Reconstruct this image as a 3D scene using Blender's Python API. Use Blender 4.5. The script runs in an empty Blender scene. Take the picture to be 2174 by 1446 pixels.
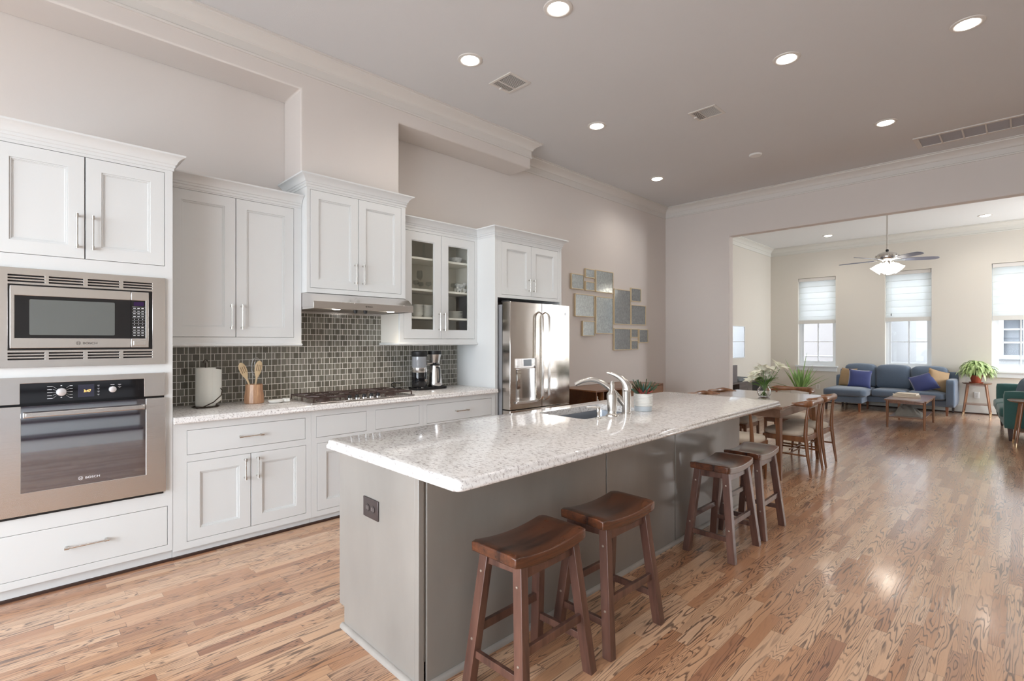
import bpy, bmesh, math, random
from mathutils import Vector, Matrix
PI = math.pi
random.seed(7)
SC = bpy.context.scene
COL = SC.collection
R = math.radians

# ------------------------------------------------------------------ camera, world, light
cam_d = bpy.data.cameras.new('camera')
cam = bpy.data.objects.new('camera', cam_d); COL.objects.link(cam)
cam_d.sensor_width = 36.0
cam_d.lens = 36.0 * 1070.0 / 2174.0
cam_d.shift_y = 1.0 / 2174.0
cam_d.clip_start = 0.02
cam.location = (0, 0, 1.40)
cam.rotation_euler = (R(90), 0, R(45.37))
SC.camera = cam
SC.view_settings.view_transform = 'Standard'
SC.view_settings.look = 'None'
SC.view_settings.gamma = 1.0
SC.view_settings.use_curve_mapping = False
SC.view_settings.exposure = -0.03

W = bpy.data.worlds.new('sky'); SC.world = W
W.use_nodes = True
_n = W.node_tree.nodes; _n.clear()
_bg = _n.new('ShaderNodeBackground'); _wo = _n.new('ShaderNodeOutputWorld')
_bg.inputs[0].default_value = (0.86, 0.93, 1.0, 1); _bg.inputs[1].default_value = 8.0
W.node_tree.links.new(_bg.outputs[0], _wo.inputs[0])

def area(name, loc, rot, sx, sy, power, col=(1, 1, 1), parent=None):
    d = bpy.data.lights.new(name, 'AREA'); d.shape = 'RECTANGLE'
    d.size = sx; d.size_y = sy; d.energy = power; d.color = col
    o = bpy.data.objects.new(name, d); COL.objects.link(o)
    o.location = loc; o.rotation_euler = rot
    return o
# daylight falling through the glazed openings of the back wall and the right-hand wall
area('daylight_back', (-1.2, -3.25, 1.5), (R(90), 0, 0), 4.6, 2.5, 165, (0.84, 0.92, 1.0))
area('daylight_living', (3.05, 12.1, 1.8), (0, R(90), 0), 2.2, 1.5, 200, (0.95, 0.97, 1.0))

# ------------------------------------------------------------------ materials
MATS = {}
def mat(name, col, rough=0.5, metal=0.0, spec=0.5, emit=None, estr=0, trans=0, ior=1.45, coat=0, noise=0.0, nscale=8, bump=0.0, bscale=60, sheen=0, stretch=None, alpha=1):
    if name in MATS: return MATS[name]
    m = bpy.data.materials.new(name); m.use_nodes = True
    nt = m.node_tree; b = nt.nodes['Principled BSDF']
    b.inputs['Base Color'].default_value = (*col, 1)
    b.inputs['Roughness'].default_value = rough
    b.inputs['Metallic'].default_value = metal
    b.inputs['Specular IOR Level'].default_value = spec
    b.inputs['IOR'].default_value = ior
    b.inputs['Transmission Weight'].default_value = trans
    b.inputs['Coat Weight'].default_value = coat
    b.inputs['Coat Roughness'].default_value = 0.05
    b.inputs['Sheen Weight'].default_value = sheen
    if emit: 
        b.inputs['Emission Color'].default_value = (*emit, 1); b.inputs['Emission Strength'].default_value = estr
    tc = nt.nodes.new('ShaderNodeTexCoord'); mp = nt.nodes.new('ShaderNodeMapping')
    nt.links.new(tc.outputs['Object'], mp.inputs[0])
    if stretch: mp.inputs['Scale'].default_value = stretch
    ns = nt.nodes.new('ShaderNodeTexNoise'); ns.inputs['Scale'].default_value = nscale; ns.inputs['Detail'].default_value = 5
    nt.links.new(mp.outputs[0], ns.inputs['Vector'])
    mx = nt.nodes.new('ShaderNodeMix'); mx.data_type = 'RGBA'
    k = noise
    mx.inputs[6].default_value = (*[max(0, c * (1 - k)) for c in col], 1)
    mx.inputs[7].default_value = (*[min(1, c * (1 + k)) for c in col], 1)
    nt.links.new(ns.outputs[0], mx.inputs[0]); nt.links.new(mx.outputs[2], b.inputs['Base Color'])
    if bump:
        bn = nt.nodes.new('ShaderNodeTexNoise'); bn.inputs['Scale'].default_value = bscale; bn.inputs['Detail'].default_value = 4
        nt.links.new(mp.outputs[0], bn.inputs['Vector'])
        bu = nt.nodes.new('ShaderNodeBump'); bu.inputs['Strength'].default_value = bump; bu.inputs['Distance'].default_value = 0.01
        nt.links.new(bn.outputs[0], bu.inputs['Height']); nt.links.new(bu.outputs[0], b.inputs['Normal'])
    MATS[name] = m
    return m

def nd(nt, t, **k):
    n = nt.nodes.new(t)
    for a, v in k.items(): setattr(n, a, v)
    return n
def mth(nt, op, a, b=None, c=None):
    n = nd(nt, 'ShaderNodeMath', operation=op)
    for i, v in enumerate((a, b, c)):
        if v is None: continue
        if isinstance(v, (int, float)): n.inputs[i].default_value = v
        else: nt.links.new(v, n.inputs[i])
    return n.outputs[0]
def ramp(nt, fac, stops):
    n = nd(nt, 'ShaderNodeValToRGB'); e = n.color_ramp.elements
    while len(e) < len(stops): e.new(0.5)
    for i, (p, c) in enumerate(stops): e[i].position = p; e[i].color = (*c, 1)
    nt.links.new(fac, n.inputs[0]); return n.outputs[0]
def mixc(nt, fac, a, b, mode='MIX'):
    n = nd(nt, 'ShaderNodeMix', data_type='RGBA', blend_type=mode)
    for i, v in ((0, fac), (6, a), (7, b)):
        if isinstance(v, tuple): n.inputs[i].default_value = (*v, 1)
        elif isinstance(v, (int, float)): n.inputs[i].default_value = v
        else: nt.links.new(v, n.inputs[i])
    return n.outputs[2]
def comb(nt, x, y, z):
    n = nd(nt, 'ShaderNodeCombineXYZ')
    for i, v in enumerate((x, y, z)):
        if isinstance(v, (int, float)): n.inputs[i].default_value = v
        else: nt.links.new(v, n.inputs[i])
    return n.outputs[0]
def noise(nt, vec, scale, detail=3, rough=0.5, dist=0):
    n = nd(nt, 'ShaderNodeTexNoise'); nt.links.new(vec, n.inputs['Vector'])
    n.inputs['Scale'].default_value = scale; n.inputs['Detail'].default_value = detail
    n.inputs['Roughness'].default_value = rough; n.inputs['Distortion'].default_value = dist
    return n.outputs[0]
def white(nt, vec):
    n = nd(nt, 'ShaderNodeTexWhiteNoise', noise_dimensions='3D'); nt.links.new(vec, n.inputs['Vector']); return n.outputs['Value']
def base(name):
    m = bpy.data.materials.new(name); m.use_nodes = True
    nt = m.node_tree; b = nt.nodes['Principled BSDF']
    tc = nd(nt, 'ShaderNodeTexCoord'); s = nd(nt, 'ShaderNodeSeparateXYZ'); nt.links.new(tc.outputs['Object'], s.inputs[0])
    MATS[name] = m
    return m, nt, b, s.outputs[0], s.outputs[1], s.outputs[2]

def make_floor():
    m, nt, b, X, Y, Z = base('oak_strip_floor')
    w = 0.057
    row = mth(nt, 'FLOOR', mth(nt, 'DIVIDE', X, w))
    r1 = white(nt, comb(nt, row, 3.1, 0.5))
    L = mth(nt, 'ADD', mth(nt, 'MULTIPLY', white(nt, comb(nt, row, 9.7, 1.5)), 0.55), 0.32)
    yy = mth(nt, 'DIVIDE', mth(nt, 'ADD', Y, mth(nt, 'MULTIPLY', r1, 7.0)), L)
    colm = mth(nt, 'FLOOR', yy)
    idv = comb(nt, row, colm, 2.2)
    r2 = white(nt, idv); r3 = white(nt, comb(nt, row, colm, 7.7))
    # cathedral grain: contour lines of a stretched noise, different on each board
    seed = mth(nt, 'MULTIPLY', r2, 60.0)
    gv = comb(nt, mth(nt, 'MULTIPLY', X, 15.0), mth(nt, 'MULTIPLY', Y, 1.25), seed)
    g1 = noise(nt, gv, 1.0, 2, 0.40, 0.12)
    kk = mth(nt, 'ADD', mth(nt, 'MULTIPLY', r3, 20.0), 11.0)
    fr = mth(nt, 'FRACT', mth(nt, 'MULTIPLY', g1, kk))
    fine = noise(nt, comb(nt, mth(nt, 'MULTIPLY', X, 160.0), mth(nt, 'MULTIPLY', Y, 7.0), seed), 1.0, 3, 0.6)
    frj = mth(nt, 'ADD', fr, mth(nt, 'MULTIPLY', mth(nt, 'SUBTRACT', fine, 0.5), 0.5))
    line = ramp(nt, frj, [(0.0, (0, 0, 0)), (0.60, (0.08,) * 3), (0.80, (1,) * 3), (0.90, (0.9,) * 3), (1.0, (0, 0, 0))])
    mask = noise(nt, comb(nt, mth(nt, 'MULTIPLY', X, 4.0), mth(nt, 'MULTIPLY', Y, 1.3), mth(nt, 'ADD', seed, 9.0)), 1.0, 2)
    mk = ramp(nt, mask, [(0.34, (0.12,) * 3), (0.52, (1,) * 3)])
    lm = mth(nt, 'MULTIPLY', line, mk)
    basec = ramp(nt, r2, [(0.0, (0.46, 0.215, 0.105)), (0.3, (0.62, 0.34, 0.185)), (0.6, (0.76, 0.48, 0.295)), (0.9, (0.82, 0.56, 0.37)), (1.0, (0.34, 0.14, 0.07))])
    c1 = mixc(nt, mth(nt, 'MULTIPLY', fine, 0.5), basec, (0.42, 0.21, 0.115))
    c2 = mixc(nt, mth(nt, 'MULTIPLY', lm, 0.84), c1, (0.055, 0.024, 0.020))
    fx = mth(nt, 'FRACT', mth(nt, 'DIVIDE', X, w)); fy = mth(nt, 'FRACT', yy)
    ex = mth(nt, 'LESS_THAN', fx, 0.016); ey = mth(nt, 'LESS_THAN', fy, 0.003)
    gap = mth(nt, 'MAXIMUM', ex, ey)
    c3 = mixc(nt, mth(nt, 'MULTIPLY', gap, 0.6), c2, (0.06, 0.03, 0.02))
    nt.links.new(c3, b.inputs['Base Color'])
    b.inputs['Specular IOR Level'].default_value = 0.5
    b.inputs['Coat Weight'].default_value = 0.9; b.inputs['Coat Roughness'].default_value = 0.12
    wv = noise(nt, comb(nt, mth(nt, 'MULTIPLY', X, 12.0), mth(nt, 'MULTIPLY', Y, 3.0), 0.0), 1.0, 2)
    nt.links.new(mth(nt, 'ADD', mth(nt, 'MULTIPLY', fine, 0.12), 0.26), b.inputs['Roughness'])
    hh = mth(nt, 'ADD', mth(nt, 'MULTIPLY', wv, 0.5), mth(nt, 'MULTIPLY', lm, -0.12))
    hh = mth(nt, 'SUBTRACT', hh, mth(nt, 'MULTIPLY', gap, 0.35))
    bu = nd(nt, 'ShaderNodeBump'); bu.inputs['Strength'].default_value = 0.22; bu.inputs['Distance'].default_value = 0.006
    nt.links.new(hh, bu.inputs['Height']); nt.links.new(bu.outputs[0], b.inputs['Normal'])
    nt.links.new(bu.outputs[0], b.inputs['Coat Normal'])
    return m

def make_granite(name, warm):
    m, nt, b, X, Y, Z = base(name)
    v = comb(nt, X, Y, Z)
    n1 = noise(nt, comb(nt, mth(nt, 'MULTIPLY', X, 0.55), mth(nt, 'MULTIPLY', Y, 1.0), Z), 85, 4, 0.6, 0.4)
    n2 = noise(nt, comb(nt, mth(nt, 'ADD', mth(nt, 'MULTIPLY', X, 0.5), 5.0), Y, Z), 190, 3, 0.6)
    n3 = noise(nt, v, 9, 3)
    c = ramp(nt, n1, [(0.30, (0.30, 0.27, 0.27)), (0.40, (0.60, 0.57, 0.56)), (0.48, (0.82, 0.80, 0.79)), (0.7, (0.88, 0.87, 0.86))])
    c = mixc(nt, ramp(nt, n2, [(0.29, (1,) * 3), (0.36, (0,) * 3)]), c, (0.16, 0.14, 0.15))
    c = mixc(nt, mth(nt, 'MULTIPLY', n3, 0.18), c, (0.74, 0.66, 0.58))
    nt.links.new(c, b.inputs['Base Color']); b.inputs['Roughness'].default_value = 0.09
    return m

def make_tiles():
    m, nt, b, X, Y, Z = base('glass_mosaic_tile')
    mod, h = 0.0752, 0.052
    row = mth(nt, 'FLOOR', mth(nt, 'DIVIDE', Z, h)); fz = mth(nt, 'FRACT', mth(nt, 'DIVIDE', Z, h))
    yy = mth(nt, 'DIVIDE', mth(nt, 'ADD', Y, 0.045), mod)
    par = mth(nt, 'MODULO', mth(nt, 'ADD', row, 100.0), 2.0)
    colm = mth(nt, 'FLOOR', yy); fy = mth(nt, 'FRACT', yy)
    spl = mth(nt, 'ADD', mth(nt, 'MULTIPLY', par, 0.32), 0.34)     # swaps big and narrow tiles every row
    side = mth(nt, 'GREATER_THAN', fy, spl)
    g = 0.025
    d1 = mth(nt, 'LESS_THAN', fy, g * 1.2); d2 = mth(nt, 'GREATER_THAN', fy, 1 - g * 1.2)
    d3 = mth(nt, 'LESS_THAN', mth(nt, 'ABSOLUTE', mth(nt, 'SUBTRACT', fy, spl)), g)
    d4 = mth(nt, 'LESS_THAN', fz, 0.035); d5 = mth(nt, 'GREATER_THAN', fz, 0.965)
    gr = mth(nt, 'MAXIMUM', mth(nt, 'MAXIMUM', d1, d2), mth(nt, 'MAXIMUM', d3, mth(nt, 'MAXIMUM', d4, d5)))
    rnd = white(nt, comb(nt, mth(nt, 'ADD', colm, mth(nt, 'MULTIPLY', side, 0.37)), row, 1.3))
    tc = ramp(nt, rnd, [(0, (0.125, 0.118, 0.095)), (0.5, (0.18, 0.168, 0.138)), (1, (0.25, 0.235, 0.20))])
    c = mixc(nt, gr, tc, (0.86, 0.84, 0.78))
    nt.links.new(c, b.inputs['Base Color'])
    nt.links.new(mth(nt, 'ADD', mth(nt, 'MULTIPLY', gr, 0.6), 0.12), b.inputs['Roughness'])
    bu = nd(nt, 'ShaderNodeBump'); bu.inputs['Strength'].default_value = 0.5; bu.inputs['Distance'].default_value = 0.002
    nt.links.new(mth(nt, 'SUBTRACT', 1.0, gr), bu.inputs['Height']); nt.links.new(bu.outputs[0], b.inputs['Normal'])
    return m

def make_wood(name, ca, cb, rough=0.35, axis='Y', sc=1.0, coat=0.3):
    m, nt, b, X, Y, Z = base(name)
    s = {'X': (1.2, 14, 14), 'Y': (14, 1.2, 14), 'Z': (14, 14, 1.2)}[axis]
    v = comb(nt, mth(nt, 'MULTIPLY', X, s[0] * sc), mth(nt, 'MULTIPLY', Y, s[1] * sc), mth(nt, 'MULTIPLY', Z, s[2] * sc))
    n = noise(nt, v, 1.0, 4, 0.6, 0.8)
    nf = noise(nt, v, 5.0, 3, 0.6)
    f = mth(nt, 'ADD', mth(nt, 'MULTIPLY', n, 0.75), mth(nt, 'MULTIPLY', nf, 0.25))
    c = ramp(nt, f, [(0.34, ca), (0.66, cb)])
    nt.links.new(c, b.inputs['Base Color']); b.inputs['Roughness'].default_value = rough
    b.inputs['Coat Weight'].default_value = coat; b.inputs['Coat Roughness'].default_value = 0.15
    return m

def make_steel(name, col, rough, axis='Y', wav=0.0):
    m, nt, b, X, Y, Z = base(name)
    b.inputs['Base Color'].default_value = (*col, 1); b.inputs['Metallic'].default_value = 1.0
    s = (260, 3, 260) if axis == 'Y' else (260, 260, 3)
    v = comb(nt, mth(nt, 'MULTIPLY', X, s[0]), mth(nt, 'MULTIPLY', Y, s[1]), mth(nt, 'MULTIPLY', Z, s[2]))
    n = noise(nt, v, 1.0, 2)
    nt.links.new(mth(nt, 'ADD', mth(nt, 'MULTIPLY', n, 0.08), rough), b.inputs['Roughness'])
    h = mth(nt, 'MULTIPLY', n, 0.012)
    if wav:
        wv = noise(nt, comb(nt, mth(nt, 'MULTIPLY', X, 3.0), mth(nt, 'MULTIPLY', Y, 5.0), mth(nt, 'MULTIPLY', Z, 1.6)), 1.0, 1)
        h = mth(nt, 'ADD', h, mth(nt, 'MULTIPLY', wv, wav))
    bu = nd(nt, 'ShaderNodeBump'); bu.inputs['Strength'].default_value = 1.0; bu.inputs['Distance'].default_value = 0.01
    nt.links.new(h, bu.inputs['Height']); nt.links.new(bu.outputs[0], b.inputs['Normal'])
    b.inputs['Anisotropic'].default_value = 0.4
    return m

def make_glass(name, tint=(0.985, 0.995, 0.988), refl=0.10):
    m = bpy.data.materials.new(name); m.use_nodes = True; nt = m.node_tree; nt.nodes.clear()
    o = nd(nt, 'ShaderNodeOutputMaterial'); t = nd(nt, 'ShaderNodeBsdfTransparent'); g = nd(nt, 'ShaderNodeBsdfGlossy')
    t.inputs[0].default_value = (*tint, 1); g.inputs['Roughness'].default_value = 0.01
    lw = nd(nt, 'ShaderNodeLayerWeight'); lw.inputs[0].default_value = 0.5; fr_ = mth(nt, 'MULTIPLY', mth(nt, 'POWER', lw.outputs['Facing'], 4.0), 0.5)
    mx = nd(nt, 'ShaderNodeMixShader')
    nt.links.new(mth(nt, 'ADD', fr_, refl * 0.35), mx.inputs[0]); nt.links.new(t.outputs[0], mx.inputs[1]); nt.links.new(g.outputs[0], mx.inputs[2])
    nt.links.new(mx.outputs[0], o.inputs[0]); MATS[name] = m
    return m

def make_shade():
    m = bpy.data.materials.new('roman_shade_fabric'); m.use_nodes = True; nt = m.node_tree; nt.nodes.clear()
    o = nd(nt, 'ShaderNodeOutputMaterial'); d = nd(nt, 'ShaderNodeBsdfDiffuse'); t = nd(nt, 'ShaderNodeBsdfTranslucent')
    d.inputs[0].default_value = (0.90, 0.90, 0.88, 1); t.inputs[0].default_value = (0.93, 0.94, 0.93, 1)
    mx = nd(nt, 'ShaderNodeMixShader'); mx.inputs[0].default_value = 0.85
    nt.links.new(d.outputs[0], mx.inputs[1]); nt.links.new(t.outputs[0], mx.inputs[2]); nt.links.new(mx.outputs[0], o.inputs[0])
    MATS['roman_shade_fabric'] = m
    return m

FLOOR = make_floor()
GRAN = make_granite('speckled_granite', 0)
TILE = make_tiles()
STOOLW = make_wood('dark_cherry_wood', (0.022, 0.010, 0.008), (0.17, 0.055, 0.022), 0.27, 'Y', 0.8, 0.4)
STOOLL = make_wood('dark_cherry_leg', (0.050, 0.022, 0.017), (0.165, 0.075, 0.052), 0.34, 'Z', 0.8, 0.4)
WALNUT = make_wood('walnut', (0.15, 0.058, 0.024), (0.34, 0.15, 0.065), 0.32, 'Z', 0.7, 0.3)
WALNUTX = make_wood('walnut_board', (0.16, 0.075, 0.040), (0.27, 0.14, 0.080), 0.28, 'Y', 0.6, 0.4)
CREDW = make_wood('teak_veneer', (0.15, 0.055, 0.018), (0.27, 0.11, 0.035), 0.35, 'Y', 0.4, 0.3)
TABLEW = make_wood('brown_table_wood', (0.17, 0.095, 0.062), (0.26, 0.155, 0.105), 0.22, 'Y', 0.5, 0.5)
CROCKW = make_wood('striped_olive_wood', (0.33, 0.15, 0.08), (0.68, 0.42, 0.25), 0.4, 'Z', 2.2, 0.2)
SPOONW = mat('pale_beech', (0.72, 0.55, 0.34), 0.5, noise=0.08, nscale=14)
STEEL = make_steel('brushed_steel', (0.70, 0.675, 0.66), 0.20)
FRIDGE = make_steel('fridge_steel', (0.62, 0.575, 0.53), 0.10, 'Y', 0.22)
NICKEL = mat('brushed_nickel', (0.66, 0.64, 0.61), 0.24, 1.0, noise=0.03)
CHROME = mat('polished_chrome', (0.78, 0.78, 0.78), 0.08, 1.0)
GLASS = make_glass('clear_glass')
WGLASS = make_glass('window_pane_glass', (0.98, 0.99, 1.0), 0.02)
SHADE = make_shade()
WALLK = mat('kitchen_wall_paint', (0.70, 0.648, 0.612), 0.75, noise=0.012, nscale=2, bump=0.04, bscale=120)
WALLL = mat('living_wall_paint', (0.71, 0.67, 0.60), 0.75, noise=0.012, nscale=2, bump=0.04, bscale=120)
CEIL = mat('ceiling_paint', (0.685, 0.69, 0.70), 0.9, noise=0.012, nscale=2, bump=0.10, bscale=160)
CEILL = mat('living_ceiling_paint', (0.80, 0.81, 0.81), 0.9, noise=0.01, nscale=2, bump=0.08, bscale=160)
TRIMK = mat('cream_trim_paint', (0.70, 0.67, 0.635), 0.45, noise=0.01)
TRIML = mat('pale_trim_paint', (0.74, 0.73, 0.68), 0.45, noise=0.01)
WHITE = mat('cabinet_white_paint', (0.72, 0.732, 0.73), 0.38, noise=0.012, nscale=3)
SHELFW = mat('cabinet_inside_paint', (0.84, 0.81, 0.74), 0.5, noise=0.01)
WINW = mat('window_frame_white', (0.80, 0.83, 0.85), 0.4, noise=0.01)
PLAST = mat('white_plastic', (0.82, 0.82, 0.80), 0.35, noise=0.01)
BLACK = mat('gloss_black', (0.008, 0.008, 0.010), 0.05, spec=0.6)
BLACKM = mat('matte_black', (0.015, 0.015, 0.016), 0.45)
IRON = mat('cast_iron_grate', (0.075, 0.048, 0.042), 0.42, 0.3, noise=0.3, nscale=40)
WIRE = mat('dark_bronze_wire', (0.06, 0.045, 0.035), 0.35, 0.7)
ISLE = mat('grey_stained_panel', (0.275, 0.255, 0.232), 0.28, noise=0.30, nscale=3.2, stretch=(1, 1, 0.4), coat=0.15)
ISLEM = mat('grey_toe_moulding', (0.36, 0.33, 0.30), 0.4, noise=0.22, nscale=9)
OUTB = mat('bronze_outlet', (0.075, 0.060, 0.060), 0.3, 0.4)
PAPER = mat('paper_towel', (0.84, 0.85, 0.80), 0.9, noise=0.02, bump=0.1, bscale=200)
CERAM = mat('white_ceramic', (0.82, 0.81, 0.77), 0.2, noise=0.02)
CEREAL = mat('cream_linen_seat', (0.66, 0.585, 0.49), 0.85, noise=0.05, nscale=30, bump=0.1, bscale=300)
SOFA = mat('slate_blue_fabric', (0.115, 0.155, 0.215), 0.9, noise=0.10, nscale=60, bump=0.15, bscale=400, sheen=0.35)
GREEN = mat('teal_green_fabric', (0.045, 0.125, 0.115), 0.9, noise=0.08, nscale=60, bump=0.12, bscale=400, sheen=0.3)
NAVY = mat('indigo_velvet', (0.035, 0.05, 0.185), 0.7, noise=0.12, nscale=14, sheen=0.6)
TAN = mat('tan_pillow_fabric', (0.37, 0.25, 0.14), 0.85, noise=0.08, nscale=20)
GREYP = mat('grey_blue_pillow_fabric', (0.10, 0.14, 0.18), 0.85, noise=0.08, nscale=30)
BLANK = mat('grey_knit_blanket', (0.29, 0.275, 0.245), 0.95, noise=0.12, nscale=40, bump=0.35, bscale=150)
LEGB = mat('dark_leg_wood', (0.045, 0.02, 0.013), 0.35, noise=0.2, nscale=20)
LEGO = mat('orange_leg_wood', (0.22, 0.075, 0.028), 0.35, noise=0.2, nscale=20)
BRASS = mat('brass_tip', (0.72, 0.55, 0.34), 0.3, 0.9)
TERRA = mat('terracotta_plastic', (0.36, 0.075, 0.035), 0.45, noise=0.08)
SOIL = mat('potting_soil', (0.05, 0.035, 0.025), 0.95, noise=0.3, nscale=60, bump=0.5)
LEAFG = mat('spider_plant_leaf', (0.22, 0.37, 0.11), 0.4, noise=0.30, nscale=9)
LEAFL = mat('variegated_leaf', (0.48, 0.62, 0.27), 0.4, noise=0.45, nscale=16)
LEAFD = mat('aloe_leaf_green', (0.055, 0.085, 0.040), 0.4, noise=0.35, nscale=25)
LEAFR = mat('aloe_leaf_red', (0.30, 0.055, 0.045), 0.4, noise=0.3, nscale=25)
LEAFB = mat('aloe_leaf_teal', (0.075, 0.16, 0.14), 0.4, noise=0.3, nscale=25)
STEMG = mat('flower_stem_green', (0.13, 0.24, 0.06), 0.5, noise=0.2, nscale=20)
LILY = mat('lily_petal_cream', (0.88, 0.86, 0.72), 0.5, noise=0.05, nscale=30)
SINKG = mat('sink_steel', (0.33, 0.35, 0.38), 0.28, 0.75)
MAPLE = mat('gold_frame_wood', (0.68, 0.56, 0.37), 0.45, noise=0.06, nscale=10)
BOOK = mat('cream_book_cover', (0.72, 0.62, 0.50), 0.6, noise=0.03)
PAGES = mat('book_pages', (0.80, 0.76, 0.68), 0.8, noise=0.03)
BULB = mat('lit_bulb', (1, 1, 1), 0.5, emit=(1.0, 0.955, 0.90), estr=14)
BULBF = mat('lit_frosted_shade', (1, 1, 1), 0.4, emit=(1.0, 0.93, 0.80), estr=5)
PUCK = mat('hood_lamp_lit', (1, 1, 1), 0.4, emit=(1.0, 0.97, 0.90), estr=10)
BLADE = mat('fan_blade_grey_blue', (0.26, 0.28, 0.37), 0.45, noise=0.06)
STUCCO = mat('neighbour_stucco', (0.26, 0.24, 0.235), 0.9, noise=0.03, bump=0.1)
STUCCOW = mat('neighbour_white_trim', (0.33, 0.33, 0.335), 0.8, noise=0.02)
NGLASS = mat('neighbour_window_glass', (0.10, 0.11, 0.13), 0.1, spec=0.6)
PAVE = mat('outdoor_paving', (0.45, 0.44, 0.42), 0.9, noise=0.1)
DISPLAY = mat('dark_display', (0.035, 0.035, 0.055), 0.08)
OVENW = mat('oven_window_glass', (0.02, 0.02, 0.035), 0.03, spec=0.9, ior=2.3, coat=1.0)
MWW = mat('microwave_window', (0.135, 0.145, 0.14), 0.18, spec=0.6, noise=0.06, nscale=4)
DIGIT = mat('amber_digits', (1, 0.5, 0.1), 0.5, emit=(1.0, 0.55, 0.16), estr=3)
INK = mat('black_lettering', (0.01, 0.01, 0.01), 0.5)
INKW = mat('white_lettering', (0.82, 0.82, 0.84), 0.5)
KNOBS = mat('silver_knob', (0.80, 0.80, 0.83), 0.3, 0.6)
PLATEG = mat('outlet_plate_white', (0.80, 0.79, 0.76), 0.4)
BLUECER = mat('blue_spotted_ceramic', (0.70, 0.71, 0.70), 0.2, noise=0.55, nscale=38)
VENTG = mat('vent_slot_dark', (0.10, 0.10, 0.10), 0.8)
VENTB = mat('return_filter_grey', (0.42, 0.43, 0.47), 0.7, noise=0.05)
BACKP = mat('cabinet_back_panel', (0.72, 0.67, 0.58), 0.6, noise=0.06, nscale=6)

def mirror_mat():
    m, nt, b, X, Y, Z = base('antiqued_mirror')
    v = comb(nt, X, Y, Z)
    n = noise(nt, v, 38, 4, 0.65); n2 = noise(nt, v, 90, 3, 0.7)
    f = ramp(nt, mth(nt, 'ADD', mth(nt, 'MULTIPLY', n, 0.6), mth(nt, 'MULTIPLY', n2, 0.4)), [(0.40, (1,) * 3), (0.60, (0,) * 3)])
    c = mixc(nt, f, (0.40, 0.42, 0.42), (0.20, 0.22, 0.23))
    nt.links.new(c, b.inputs['Base Color'])
    b.inputs['Metallic'].default_value = 0.45
    nt.links.new(mth(nt, 'ADD', mth(nt, 'MULTIPLY', f, 0.15), 0.06), b.inputs['Roughness'])
    return m
MIRR = mirror_mat()
MIRW = mat('clear_wall_mirror', (0.93, 0.93, 0.93), 0.01, 1.0)

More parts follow.
